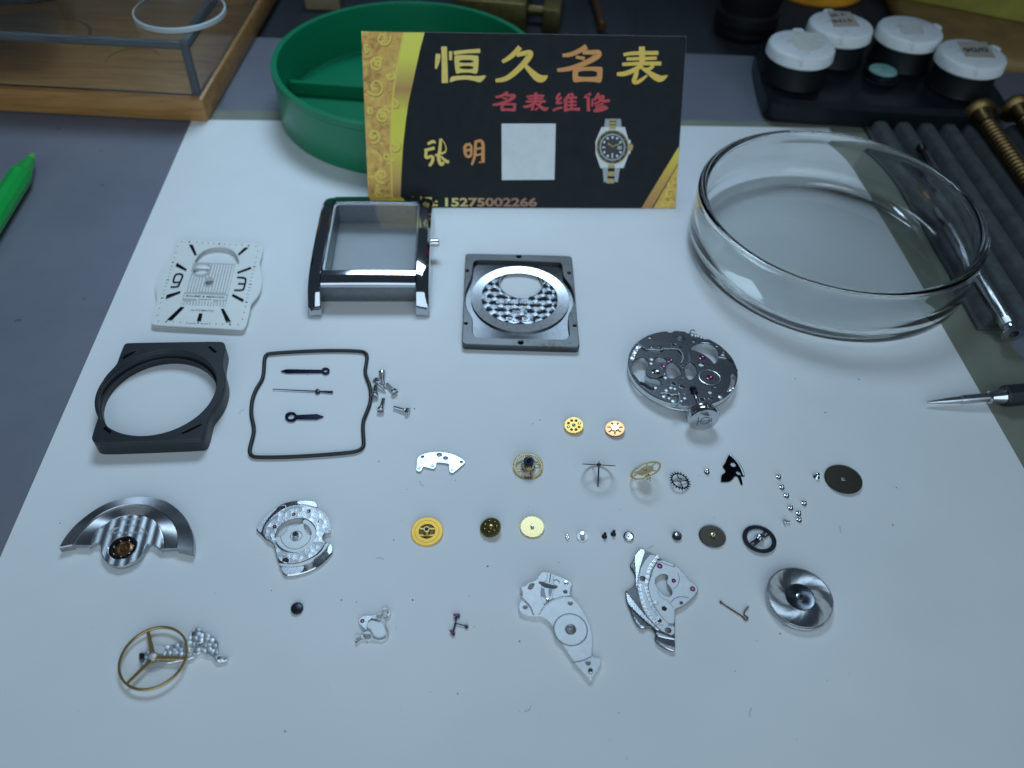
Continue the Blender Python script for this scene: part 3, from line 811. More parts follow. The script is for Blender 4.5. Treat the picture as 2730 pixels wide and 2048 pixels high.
ZG = zm(680, 0, 2.765); ZL = zm(960, 80, 5.027); ZR = zm(1400, 80, 5.027); ZN = zm(960, 300, 4.096); ZW = zm(1440, 300, 5.53)
def cp(z, pts, zl=.34): return [CL.p(z(p), zl) for p in pts]
def clampc(pts): return [(max(-cw + .03, min(cw - .03, x)), max(.03, min(ch - .05, y))) for x, y in pts]
in_edge = [(1095, 240), (1070, 370), (1040, 540), (1020, 680), (1005, 850), (1000, 1000), (1003, 1200), (1010, 1440), (1016, 1540)]
out_edge = [(1250, 240), (1215, 370), (1165, 600), (1130, 760), (1110, 900), (1090, 1080), (1080, 1250), (1072, 1440), (1068, 1540)]
ie, oe = clampc(cp(ZG, in_edge)), clampc(cp(ZG, out_edge))
orn = plate('ornament_panel', [[(-cw + .03, ch - .05)] + ie + [(-cw + .03, .03)]], .321, .34, K['p_ornament'], T, 0)
plate('gold_band', [ie + oe[::-1]], .321, .345, K['p_band'], T, 0)
pe = [(x + .0, y) for x, y in ie]
plate('light_edge', [ribbon([(x, y, .45) for x, y in pe])], .346, .355, K['p_scroll'], T, 0)
# scrollwork on the panel
def spiral(cx, cy, r0, turns, a0, w, sgn=1):
    o = []
    n = int(14 * turns)
    for i in range(n + 1):
        k = i / n
        r = r0 * (1 - .85 * k); a = a0 + sgn * 2 * math.pi * turns * k
        o.append((cx + r * math.cos(a), cy + r * math.sin(a), w * (1 - .45 * k)))
    return o
lights, darks = [], []
xr_ = -cw + 5.2
for (fx, fy, r0, tn, a0, sg) in ((.62, .965, 3.0, 1.3, 2.6, -1), (.42, .82, 2.0, 1.6, .6, 1), (.36, .70, 2.6, 1.3, 3.6, 1), (.80, .76, 1.3, 1.3, 1.0, -1), (.55, .53, 2.3, 1.2, .5, 1), (.9, .60, 1.3, 1.2, 2.0, -1),
                               (.25, .42, 2.0, 1.5, 4.2, 1), (.85, .36, 1.9, 1.2, 1.5, -1), (.45, .19, 2.2, 1.3, 5.0, -1), (.35, .08, 1.4, 1.3, 1.2, 1), (.72, .27, 1.0, 1.2, 0, 1), (.15, .56, 1.2, 1.3, 3, -1), (.12, .90, 1.3, 1.2, 1, 1), (.6, .06, 1.2, 1.2, 4, 1)):
    cx, cy = -cw + 9.2 * fx, ch * fy
    def ok(q): return -cw + .5 < q[0] < -cw + 10.2 and .4 < q[1] < ch - .5
    s1 = [q for q in spiral(cx, cy, r0, tn, a0, .62, sg) if ok(q)]
    s2 = [q for q in spiral(cx + .12, cy - .22, r0 * 1.05, tn, a0, .5, sg) if ok(q)]
    s3 = [q for q in spiral(cx - .5, cy + .3, r0 * .45, .9, a0 + 2, .55, -sg) if ok(q)]
    if len(s1) > 4: lights.append([ribbon(s1)])
    if len(s2) > 4: darks.append([ribbon(s2)])
    if len(s3) > 4: lights.append([ribbon(s3)])
for (fx, fy) in ((.45, .83), (.55, .545), (.6, .30)):
    for k in range(6):
        a = k * math.pi / 3
        lights.append([ring(.34, 8, -cw + 9.2 * fx + .62 * math.cos(a), ch * fy + .62 * math.sin(a))])
    darks.append([ring(.36, 8, -cw + 9.2 * fx, ch * fy)])
plates('scroll_outline', darks, .341, .346, K['p_scroll_dark'], orn, 0, .0004)  # brown printed outline of the scrolls
plates('scrollwork', lights, .341, .352, K['p_scroll'], orn, 0, .0004)
# lower right corner
band = clampc(cp(ZW, [(2046, 500), (1490, 1425), (1645, 1425), (2038, 740)]))
plate('corner_band', [band], .321, .345, K['p_band'], T, 0)
cor = clampc(cp(ZW, [(2038, 760), (1665, 1425), (2000, 1425)]))
plate('corner_ornament', [cor], .321, .34, K['p_ornament'], T, 0)
plates('corner_scroll', [[ribbon(spiral(cw - 2.0, 4.2, 1.3, 1.2, 1, .45))], [ribbon(spiral(cw - 3.3, 1.7, 1.1, 1.2, 3, .4))], [ribbon(spiral(cw - .9, 7.4, .6, 1.1, 2, .3))], [ribbon(spiral(cw - 1.1, 1.5, .8, 1.1, 5, .3))]], .341, .35, K['p_scroll'], T, 0, .0004)

# lettering, drawn stroke by stroke
def glyph(name, z, strokes, m, f=None, dz=.0006, wscale=1.0):
    many = []
    fn = f or (lambda p: p)
    for s in strokes:
        if s[0] == 'P': loops = [[fn(p) for p in chaikin(l, 1)] for l in s[1:]]
        else:
            pts = chaikin(s, 2, False)
            k0 = pts[0]; k1 = pts[-1]
            poly = ribbon([(p[0], p[1], p[2] * wscale) for p in pts])
            loops = [[fn(p) for p in chaikin(poly, 1)]]
        many.append([cp(z, l) for l in loops])
    return plates(name, many, .321, .350, m, T, 0, dz)
G_heng = [[(1045, 320, 60), (1040, 400, 72), (1016, 520, 26)], [(1125, 222, 78), (1133, 460, 76), (1135, 712, 86)], [(1213, 285, 46), (1212, 405, 38)],
          [(1255, 310, 52), (1430, 288, 50), (1610, 280, 56)],
          ['P', [(1255, 350), (1300, 335), (1570, 340), (1592, 365), (1578, 575), (1545, 590), (1480, 572), (1350, 572), (1300, 590), (1280, 570)], [(1330, 402), (1518, 402), (1518, 442), (1328, 442)], [(1330, 482), (1518, 482), (1518, 528), (1336, 524)]],
          ['P', [(1195, 695), (1210, 640), (1240, 618), (1450, 608), (1560, 622), (1700, 605), (1660, 660), (1610, 708), (1530, 682), (1430, 662), (1300, 672), (1225, 698)]]]
G_jiu = [[(1905, 428, 46), (2010, 370, 66), (2090, 290, 64), (2145, 230, 72)], [(2095, 335, 60), (2190, 312, 62), (2285, 300, 76), (2275, 350, 84), (2190, 460, 78), (2050, 595, 72), (1940, 665, 66), (1815, 680, 46)],
         [(2185, 445, 40), (2290, 560, 76), (2390, 655, 108), (2460, 652, 92), (2512, 612, 14)]]
G_ming = [[(500, 342, 44), (600, 335, 60), (720, 285, 62), (825, 222, 76)], [(770, 300, 56), (880, 300, 56), (985, 302, 82), (985, 340, 84), (890, 405, 74), (720, 482, 66), (560, 528, 62), (430, 540, 46)], [(680, 362, 40), (800, 385, 48)],
          ['P', [(640, 500), (1020, 490), (1042, 515), (1030, 690), (990, 710), (930, 695), (760, 690), (680, 705), (640, 690), (635, 600)], [(715, 550), (960, 545), (968, 610), (940, 630), (720, 630), (706, 600)]]]
G_biao = [[(1318, 332, 44), (1450, 310, 50), (1788, 308, 56)], [(1358, 390, 44), (1765, 378, 46)], [(1300, 462, 44), (1560, 448, 50), (1825, 450, 56)], [(1565, 222, 82), (1567, 350, 80), (1568, 465, 76)],
          [(1575, 470, 56), (1450, 545, 62), (1330, 592, 66), (1230, 592, 46)], [(1502, 500, 56), (1482, 620, 62), (1450, 690, 60), (1490, 712, 50), (1560, 670, 48), (1635, 608, 26)],
          [(1720, 475, 46), (1660, 535, 50), (1560, 515, 30)], [(1550, 505, 28), (1650, 565, 56), (1750, 635, 92), (1820, 662, 92), (1908, 610, 14)]]
glyph('letter', ZL, G_heng, K['p_yellow'])
glyph('letter', ZL, G_jiu, K['p_yellow2'])
glyph('letter', ZR, G_ming, K['p_orange'])
glyph('letter', ZR, G_biao, K['p_yellow2'])
def remap(b0, b1):
    return lambda p: (b1[0] + (p[0] - b0[0]) / (b0[2] - b0[0]) * (b1[2] - b1[0]), b1[1] + (p[1] - b0[1]) / (b0[3] - b0[1]) * (b1[3] - b1[1]))
glyph('small_letter', ZL, G_ming, K['p_red'], remap((420, 210, 1045, 710), (1770, 830, 2095, 1095)), wscale=1.12)
glyph('small_letter', ZR, G_biao, K['p_red'], remap((1225, 210, 1910, 730), (-30, 832, 318, 1102)), wscale=1.12)
G_wei = [[(470, 848, 34), (405, 925, 30), (480, 925, 28)], [(490, 900, 30), (400, 990, 30), (500, 975, 26)], [(372, 1082, 30), (430, 1050, 30), (500, 1040, 28)], [(545, 925, 40), (540, 1095, 46)], [(600, 855, 36), (515, 965, 34)], [(535, 915, 30), (695, 905, 32)], [(548, 965, 26), (690, 960, 28)], [(548, 1012, 26), (690, 1006, 28)], [(520, 1075, 36), (640, 1058, 32), (735, 1062, 46)], [(622, 905, 34), (622, 1060, 34)], [(620, 845, 34), (645, 890, 34)]]
G_xiu = [[(880, 852, 36), (790, 905, 40), (850, 885, 30)], [(845, 895, 40), (850, 1090, 46)], [(905, 925, 26), (898, 1025, 26)], [(990, 845, 36), (925, 945, 30)], [(950, 905, 28), (1070, 880, 36), (1010, 955, 32), (920, 995, 26)], [(975, 910, 26), (1050, 960, 40), (1135, 945, 40)], [(1050, 985, 30), (940, 1025, 26)], [(1080, 1018, 30), (940, 1060, 28)], [(1112, 1040, 30), (1010, 1082, 42), (912, 1086, 30)]]
glyph('small_letter', ZR, G_wei, K['p_red'])
glyph('small_letter', ZR, G_xiu, K['p_red'])
G_zhang = [[(738, 345, 30), (805, 308, 36), (815, 350, 30), (745, 392, 30)], [(702, 415, 30), (815, 388, 36)], [(722, 425, 32), (712, 505, 34), (795, 468, 30), (795, 535, 36), (755, 585, 30)], [(880, 285, 28), (872, 420, 36), (850, 500, 36), (885, 578, 42), (918, 545, 24)], [(884, 285, 10), (930, 345, 9), (945, 420, 14), (890, 455, 18)], [(818, 470, 24), (935, 432, 20)], [(880, 478, 22), (925, 525, 32), (970, 545, 36)]]
G_mingb = [['P', [(1120, 345), (1225, 325), (1232, 470), (1190, 505), (1135, 480)], [(1160, 370), (1200, 362), (1202, 395), (1160, 400)], [(1162, 425), (1202, 420), (1200, 465), (1170, 468)]], [(1262, 325, 30), (1255, 480, 32), (1218, 575, 22)], [(1250, 322, 26), (1345, 298, 36), (1342, 470, 36), (1342, 585, 40), (1300, 540, 20)], [(1262, 400, 22), (1345, 385, 24)], [(1262, 468, 22), (1340, 452, 24)]]
glyph('script_letter', ZN, G_zhang, K['p_yellow'])
glyph('script_letter', ZN, G_mingb, K['p_orange'])
text('phone_number', '15275002266', cp(ZN, [(930, 1030)])[0], cp(ZN, [(1930, 1030)])[0], 2.55, .321, K['p_phone'], T, .03, 0, .03)
text('phone_label', '手机:', cp(ZN, [(430, 1034)])[0], cp(ZN, [(850, 1032)])[0], 2.9, .321, K['p_yellow'], T, .025, 0, .03)
# the white square (its code is left out)
plate('white_square', [cp(ZN, [(1545, 122), (2137, 122), (2122, 735), (1548, 738)])], .321, .34, K['p_white'], T, 0)
# printed picture of a watch
W = thing_w = link('watch_picture', bpy.data.meshes.new('m'), T, None)
bm = bmesh.new(); plate_bm(bm, [cp(ZW, [(905, 215), (1250, 215), (1300, 400), (1310, 600), (1230, 820), (890, 820), (820, 620), (815, 430)])], .321, .335)
W.data = mesh_of(bm); W.data.materials.append(K['p_white'])
def wp(name, many, m, z1, dz=0.0): return plates(name, [[cp(ZW, l) for l in lp] for lp in many], .335, z1, m, W, 0, dz)
wp('strap_side', [[[(960, 95), (1020, 95), (1022, 215), (945, 215)]], [[(1125, 95), (1190, 95), (1200, 215), (1122, 215)]], [[(920, 822), (1000, 822), (990, 1020), (940, 1030)]], [[(1100, 822), (1175, 822), (1145, 1030), (1095, 1020)]]], K['p_grey'], .338)
wp('strap_link', [[[(1024, 92), (1122, 92), (1122, 128), (1022, 128)]], [[(1020, 140), (1120, 140), (1120, 178), (1020, 178)]], [[(1018, 190), (1122, 190), (1120, 245), (1018, 245)]], [[(1000, 770), (1100, 770), (1100, 822), (1000, 822)]], [[(1000, 870), (1098, 870), (1095, 940), (998, 940)]], [[(985, 975), (1092, 975), (1092, 1045), (975, 1045)]]], K['p_gold'], .339)
def ell(cx, cy, rx, ry, n=40): return [(cx + rx * math.cos(2 * math.pi * i / n), cy + ry * math.sin(2 * math.pi * i / n)) for i in range(n)]
wp('bezel_rim', [[ell(1068, 510, 242, 256)]], K['p_gold'], .342)
wp('bezel', [[ell(1068, 510, 226, 240)]], K['p_dark'], .345)
wp('chapter_ring', [[ell(1066, 512, 190, 200), ell(1066, 512, 170, 180)]], K['p_grey'], .348)
mk = [[ell(1066 + 138 * math.sin(a), 512 - 150 * math.cos(a), 17, 19, 10)] for a in [R(k) for k in (30, 60, 120, 150, 210, 240, 300, 330)]]
mk += [[[(1045, 350), (1090, 350), (1068, 400)]], [[(915, 505), (960, 505), (960, 525), (915, 525)]], [[(1055, 600), (1073, 600), (1073, 675), (1055, 675)]]]
wp('dial_marks', mk, K['p_white'], .348)
bz = [[ell(1068 + 208 * math.sin(R(k)), 510 - 222 * math.cos(R(k)), 9, 9, 6)] for k in range(0, 360, 30)]
wp('bezel_marks', bz, K['p_gold'], .348)
wp('hands', [[ribbon([(1068, 505, 12), (1190, 450, 18)])], [ribbon([(1068, 505, 12), (1000, 455, 22)])]], K['p_gold'], .350, .001)
wp('date_window', [[[(1140, 495), (1205, 495), (1205, 545), (1140, 545)]]], K['p_grey'], .348)
wp('crown', [[[(1300, 470), (1360, 465), (1372, 500), (1355, 560), (1305, 560)]]], K['p_gold'], .345)
wp('crown_guard', [[[(1295, 400), (1335, 410), (1335, 455), (1300, 465)]], [[(1300, 570), (1335, 560), (1328, 610), (1305, 615)]]], K['p_white'], .344)
# ------------------------------------------------------------------ the watch: head parts
class Part:
    """a thing traced in its own frame"""
    def __init__(s, name, label, cat, M, z, group=None):
        s.T = thing(name, label, cat, M, group); s.M = M; s.L = Loc(M); s.z = z
    def pts(s, lst, zl): return [s.L.p(s.z(p), zl) for p in lst]
    def circ(s, x, y, rx, zl, n=24):
        c = s.L.p(s.z((x, y)), zl); e = s.L.p(s.z((x + rx, y)), zl)
        return ring(math.hypot(e[0] - c[0], e[1] - c[1]), n, c[0], c[1])
    def cr(s, x, y, rx, zl):
        c = s.L.p(s.z((x, y)), zl); e = s.L.p(s.z((x + rx, y)), zl)
        return c, math.hypot(e[0] - c[0], e[1] - c[1])
    def plate(s, name, outer, holes, z0, z1, m, bev=.04, smooth=1, parent=None):
        loops = [chaikin(s.pts(outer, z1), smooth)]
        for h in holes:
            if h[0] == 'C': loops.append(s.circ(h[1], h[2], h[3], z1, h[4] if len(h) > 4 else 24))
            elif h[0] == 'L': loops.append(h[1])
            else: loops.append(chaikin(s.pts(h, z1), smooth))
        return plate(name, loops, z0, z1, m, parent or s.T, bev)
    def jewel(s, x, y, rx, zl, m='ruby', name='jewel', parent=None):
        c, r = s.cr(x, y, rx, zl)
        return lathe(name, [(r * 1.12, zl - .02), (r * 1.12, zl + .03), (r * .98, zl + .05), (r * .95, zl + .01), (r * .3, zl - .0), (r * .22, zl - .03), (0, zl - .03)], K[m], parent or s.T, 20, Matrix.Translation((c[0], c[1], 0)))
    def stud(s, x, y, rx, zl, h=.35, m='steel_polished', name='stud'):
        c, r = s.cr(x, y, rx, zl)
        return lathe(name, [(r, zl - .02), (r, zl + h * .7), (r * .8, zl + h), (0, zl + h * 1.05)], K[m], s.T, 18, Matrix.Translation((c[0], c[1], 0)))
    def sink(s, x, y, rx, zl, m='steel', name='screw_hole'):
        """a countersunk hole: a raised lip round a dark bore"""
        c, r = s.cr(x, y, rx, zl)
        o = lathe(name, [(r * 1.18, zl - .01), (r * 1.15, zl + .04), (r, zl + .045), (r * .92, zl + .012), (r * .55, zl + .008)], K[m], s.T, 24, Matrix.Translation((c[0], c[1], 0)))
        lathe('bore_shade', [(r * .9, zl + .013), (0, zl + .013)], K['hole_shade'], o, 20, Matrix.Translation((c[0], c[1], 0)))  # black disc on the surface, painted as the shaded depth of the hole
        return o
    def groove(s, lst, w, zl, m='rhodium_line', name='groove', closed=False):
        p = chaikin(s.pts(lst, zl), 2, False)
        return plate(name, [ribbon([(q[0], q[1], w) for q in p])], zl - .02, zl + .008, K[m], s.T, 0)  # ribbon laid on the surface; dark tones stand for a cut's shade

# ---- dial
ZD = zm(380, 600, 5.53)
MD = at(ZD((980, 845)), 0)
D = Part('watch_dial', 'silver white rectangular dial with applied 9 and 3', 'dial', MD, ZD)
zt = 1.5
out = [(490, 235), (505, 212), (540, 202), (820, 215), (1100, 233), (1700, 270), (1755, 283), (1780, 320), (1765, 430), (1735, 530), (1728, 590), (1745, 680), (1760, 780), (1755, 900), (1735, 980), (1690, 1060), (1630, 1120), (1595, 1175), (1585, 1240), (1560, 1360), (1530, 1470), (1500, 1520), (1450, 1538), (1000, 1515), (500, 1490), (190, 1470), (140, 1458), (125, 1430), (132, 1385), (180, 1240), (212, 1110), (205, 1030), (192, 930), (195, 850), (225, 740), (290, 650), (370, 570), (400, 510), (440, 400), (480, 270)]
apert = [(760, 546), (780, 500), (830, 425), (900, 370), (980, 335), (1060, 318), (1150, 315), (1260, 335), (1340, 380), (1400, 460), (1420, 530), (1418, 578), (1200, 568), (980, 557)]
plate('plate', [chaikin(D.pts(out, zt), 1), D.pts(apert, zt), D.circ(866, 655, 122, zt, 32), D.circ(980, 845, 58, zt, 24)], zt - .4, zt, K['enamel'], D.T, .06)
for q in ((520, 1400), (1450, 330)):
    c, r = D.cr(q[0], q[1], 30, 0)
    lathe('foot', [(0, .0), (.4, .0), (.4, zt - .41), (0, zt - .41)], K['steel'], D.T, 12, Matrix.Translation((c[0], c[1], 0)))
# ribbed centre panel: fine raised ribs, too fine to pick apart
bm = bmesh.new()
topL, topR, botL, botR = (735, 545), (1368, 580), (560, 1180), (1222, 1206)
NR = 15
def lerp(a, b, t): return (a[0] + (b[0] - a[0]) * t, a[1] + (b[1] - a[1]) * t)
for i in range(NR):
    t0 = (i + .20) / NR; t1 = (i + .80) / NR
    run = []
    def flush(run):
        if len(run) < 2: return
        lo = [lerp(lerp(topL, topR, t0), lerp(botL, botR, t0), k) for k in run]; hi = [lerp(lerp(topL, topR, t1), lerp(botL, botR, t1), k) for k in run]
        plate_bm(bm, [D.pts(lo, zt) + D.pts(hi, zt)[::-1]], zt - .02, zt + .13, .05)
    for k in [j / 40 for j in range(1, 41)]:
        x, y = lerp(lerp(topL, topR, (i + .5) / NR), lerp(botL, botR, (i + .5) / NR), k)
        bad = ((x - 866) / 150) ** 2 + ((y - 655) / 118) ** 2 < 1 or ((x - 980) / 85) ** 2 + ((y - 845) / 66) ** 2 < 1 or (1000 < y < 1122 and 600 < x < 1240)
        if bad: flush(run); run = []
        else: run.append(k)
    flush(run)
pn = link('ribbed_panel', mesh_of(bm), D.T, K['enamel']); pn['kind'] = 'stuff'
plate('panel_ground', [D.pts([(752, 550), (980, 559), (1200, 570), (1366, 578), (1222, 1206), (560, 1180)], zt), D.circ(866, 655, 124, zt, 32), D.circ(980, 845, 60, zt, 24)], zt - .01, zt + .012, simple('rib_gap_shade', (.52, .54, .54), .2, .4, .05), D.T, 0)  # grey sheet under the ribs paints shade into their gaps
D.plate('name_plaque', [(622, 1012), (1238, 1042), (1222, 1105), (602, 1080)], [], zt + .0, zt + .06, K['enamel'], .03, 0)
D.plate('city_plaque', [(800, 1088), (1045, 1100), (1035, 1132), (788, 1118)], [], zt + .0, zt + .06, K['enamel'], .03, 0)
D.plate('type_plaque', [(685, 1225), (1085, 1243), (1072, 1300), (675, 1280)], [], zt + .0, zt + .05, K['enamel'], .03, 0)
def dtext(s, a, b, h, z): return text('print', s, D.L.p(ZD(a), z), D.L.p(ZD(b), z), h, z, K['ink'], D.T, .012, 0, .012)
dtext('BAUME & MERCIER', (638, 1058), (1205, 1084), .72, zt + .062)
dtext('GENEVE', (820, 1104), (1005, 1112), .42, zt + .062)
dtext('AUTOMATIC', (700, 1266), (1050, 1282), .62, zt + .052)
dtext('SWISS', (672, 1460), (780, 1463), .36, zt + .002)
dtext('MADE', (852, 1464), (962, 1467), .36, zt + .002)
for q in ([(685, 285), (740, 285), (797, 432), (768, 442)], [(1500, 330), (1558, 327), (1417, 442), (1406, 420)], [(505, 550), (484, 596), (634, 668), (652, 645)], [(1393, 688), (1592, 612), (1603, 636), (1402, 708)],
          [(557, 968), (350, 1028), (338, 1082), (552, 997)], [(1332, 1010), (1313, 1036), (1478, 1128), (1490, 1090)], [(560, 1200), (614, 1205), (428, 1397), (358, 1390)], [(1153, 1228), (1197, 1230), (1304, 1420), (1230, 1426)], [(830, 1298), (882, 1300), (862, 1410), (798, 1405)]):
    D.plate('hour_marker', q, [], zt, zt + .32, K['marker'], .12, 0)
def numeral(paths, w):
    bm = bmesh.new()
    for k, p in enumerate(paths):
        pp = chaikin(D.pts(p, zt + .3), 2, False)
        plate_bm(bm, [ribbon([(q[0], q[1], w) for q in pp])], zt, zt + .32 + k * .01, .05)
    link('numeral', mesh_of(bm), D.T, K['marker'])
numeral([[(413, 908), (500, 908), (528, 895), (545, 850), (585, 770), (590, 735), (565, 716), (510, 716), (478, 735), (455, 800), (450, 832), (480, 842), (545, 838)]], .42)
numeral([[(1393, 766), (1490, 770), (1524, 790), (1515, 850), (1492, 935), (1470, 956), (1350, 955)], [(1408, 860), (1505, 863)]], .40)
tk = [(580, 245), (797, 255), (888, 262), (970, 268), (1052, 275), (1210, 283), (1290, 288), (1375, 292), (1465, 297), (1675, 315), (1700, 385), (1680, 478), (1663, 550), (1637, 665), (1620, 722), (1610, 775), (1597, 826), (1577, 925), (1565, 970), (1555, 1022), (1542, 1075), (1517, 1205), (1497, 1290), (1473, 1388), (1410, 1470), (1183, 1462), (1085, 1457), (992, 1453), (650, 1440), (556, 1435), (455, 1430), (235, 1417), (215, 1335), (245, 1230), (270, 1148), (310, 1020), (325, 960), (343, 908), (355, 858), (388, 765), (403, 715), (415, 662), (435, 610), (470, 482), (492, 410), (518, 318)]
tk2 = [(690, 250), (1130, 278), (1565, 305), (1648, 617), (1590, 875), (1530, 1138), (1290, 1467), (820, 1443), (350, 1425), (292, 1078), (373, 810), (450, 550)]
many = []
cD = D.L.p(ZD((980, 845)), zt)
for lst, ln, w in ((tk, .62, .13), (tk2, .72, .34)):
    for q in lst:
        p = D.L.p(ZD(q), zt); d = Vector((p[0] - cD[0], p[1] - cD[1])).normalized()
        many.append([ribbon([(p[0] - d.x * ln / 2, p[1] - d.y * ln / 2, w), (p[0] + d.x * ln / 2, p[1] + d.y * ln / 2, w)])])
plates('minute_track', many, zt, zt + .012, K['ink'], D.T)

# ---- case with its crystal
cl, cr_ = Vector((-51.7, 150.8, 0)), Vector((-21.9, 153.2, 0))
cx = (cr_ - cl).normalized()
cyaw = math.degrees(math.atan2(cx.y, cx.x))
CW = (cr_ - cl).length / 2                        # half width
cfront = (cl + cr_) / 2
CLN = 36.2
cyv = Vector((-cx.y, cx.x, 0))
cen = cfront + cyv * CLN / 2
MC = Matrix.Translation((cen.x, cen.y, 0)) @ Matrix.Rotation(R(cyaw), 4, 'Z')
C = thing('watch_case', 'polished steel rectangular watch case with lugs and clear crystal', 'watch case', MC)
HL = CLN / 2
def rrect(hx, hy, r, n=5):
    o = []
    for sx, sy, a0 in ((1, 1, 0), (-1, 1, 90), (-1, -1, 180), (1, -1, 270)):
        for k in range(n + 1):
            a = R(a0 + 90 * k / n)
            o.append((sx * (hx - r) + r * math.cos(a), sy * (hy - r) + r * math.sin(a)))
    return o
def ring_mesh(levels, closed=True):
    bm = bmesh.new(); rows = []
    for hx, hy, r, z, curve in levels:
        rows.append([bm.verts.new((x, y, z - curve * (y / HL) ** 2)) for x, y in rrect(hx, hy, r)])
    prs = list(zip(rows, rows[1:])) + ([(rows[-1], rows[0])] if closed else [])
    for a, b in prs:
        n = len(a)
        for i in range(n): bm.faces.new((a[i], a[(i + 1) % n], b[(i + 1) % n], b[i]))
    return mesh_of(bm, 28)
IX, IY = 11.6, 14.45
def rail(sx):
    """one side of the case with its two lugs, in one sweep: profile along y, lofted across x"""
    def zt_(y):
        a = abs(y)
        for (a0, z0), (a1, z1) in zip(TOP, TOP[1:]):
            if a <= a1: return z0 + (z1 - z0) * (a - a0) / (a1 - a0)
        return TOP[-1][1]
    TOP = [(0, 8.75), (7, 8.6), (12, 8.25), (15, 7.85), (HL - .6, 7.15), (HL + .9, 6.35), (HL + 2.2, 5.2), (HL + 3.3, 3.9), (HL + 4.0, 2.7), (HL + 4.5, .5)]
    ys = [-a for a, _ in TOP[:0:-1]] + [a for a, _ in TOP]
    under = [(HL + 4.5, .1), (HL + 2.6, .2), (HL + .6, .9), (HL - 1.5, 1.2), (10, 1.3)]
    low = under + [(-a, z) for a, z in under[::-1]]
    bm = bmesh.new(); rows = []
    x0, x1 = IX + .02, CW
    for x, dz, dy in ((x0, .55, .0), (x0 + .22, .0, .0), (x0 + 1.2, -.02, 0), (x1 - .75, .28, .05), (x1 - .12, .75, .12), (x1, 1.1, .2)):
        row = [bm.verts.new((sx * x, y - math.copysign(dy, y) * (abs(y) > HL), max(.06, zt_(y) - dz * (1 if abs(y) < HL + 3.4 else .35)))) for y in ys]
        row += [bm.verts.new((sx * x, y, z)) for y, z in low]
        rows.append(row)
    for a, b in zip(rows, rows[1:]):
        n = len(a)
        for i in range(n): bm.faces.new((a[i], a[(i + 1) % n], b[(i + 1) % n], b[i]))
    for r0 in (rows[0], rows[-1]):
        bmesh.ops.triangulate(bm, faces=[bm.faces.new(r0)])
    link('side_rail', mesh_of(bm, 24), C, K['case_steel'])
def bar(sy):
    """front or rear bar of the bezel between the rails"""
    prof = [(IY, 7.3), (IY + .05, 8.12), (IY + .3, 8.25), (HL - 2.1, 8.05), (HL - 1.0, 7.78), (HL - .2, 7.35), (HL + .35, 6.75), (HL + .45, 6.2), (HL + .15, 1.3), (IY, 1.2)]
    bm = bmesh.new(); rows = []
    for k in range(9):
        x = -IX - .01 + (2 * IX + .02) * k / 8
        bow = .12 * (1 - (2 * k / 8 - 1) ** 2)
        rows.append([bm.verts.new((x, sy * y, z + bow * (1 if 0 < i < 7 else 0))) for i, (y, z) in enumerate(prof)])
    for a, b in zip(rows, rows[1:]):
        n = len(a)
        for i in range(n): bm.faces.new((a[i], a[(i + 1) % n], b[(i + 1) % n], b[i]))
    bm.faces.new(rows[0]); bm.faces.new(rows[-1])
    link('bezel_bar', mesh_of(bm, 30), C, K['case_steel'])
for s_ in (-1, 1): rail(s_); bar(s_)
for s_ in (-1, 1):
    box('end_wall', (-IX - .1, min(s_ * (HL + .25), s_ * (HL + .55)), 1.5), (IX + .1, max(s_ * (HL + .25), s_ * (HL + .55)), 6.0), simple('satin_end_wall', (.20, .21, .22), .9, .38, .1, .6, bump=.1, bscale=4), C, None, .08)
link('inner_ring', ring_mesh([(IX - .02, IY - .02, 1.0, 7.2, .3), (IX - .02, IY - .02, 1.0, 1.4, 0), (IX - .8, IY - .6, 1.0, 1.4, 0), (IX - .55, IY - .5, 1.0, 7.1, .3)]), C, K['steel_grey'])
bm = bmesh.new()
lo = [bm.verts.new((x, y, 7.5 - .5 * (y / HL) ** 2)) for x, y in rrect(IX - .05, IY - .05, .9)]
hi = [bm.verts.new((x, y, 8.3 - .5 * (y / HL) ** 2)) for x, y in rrect(IX - .05, IY - .05, .9)]
bm.faces.new(lo[::-1]); bm.faces.new(hi)
for i in range(len(lo)): bm.faces.new((lo[i], lo[(i + 1) % len(lo)], hi[(i + 1) % len(lo)], hi[i]))
bmesh.ops.triangulate(bm, faces=[f for f in bm.faces if len(f.verts) > 4])
link('crystal', mesh_of(bm, 40), C, K['crystal'])
lathe('crown_tube', [(0, CW - .05), (1.0, CW - .05), (1.05, CW + 1.9), (.9, CW + 2.1), (.45, CW + 2.1), (.4, CW + 1.6), (0, CW + 1.6)], K['steel_polished'], C, 24, Matrix.Translation((0, 1.2, 4.6)) @ Matrix.Rotation(R(90), 4, 'Y'))

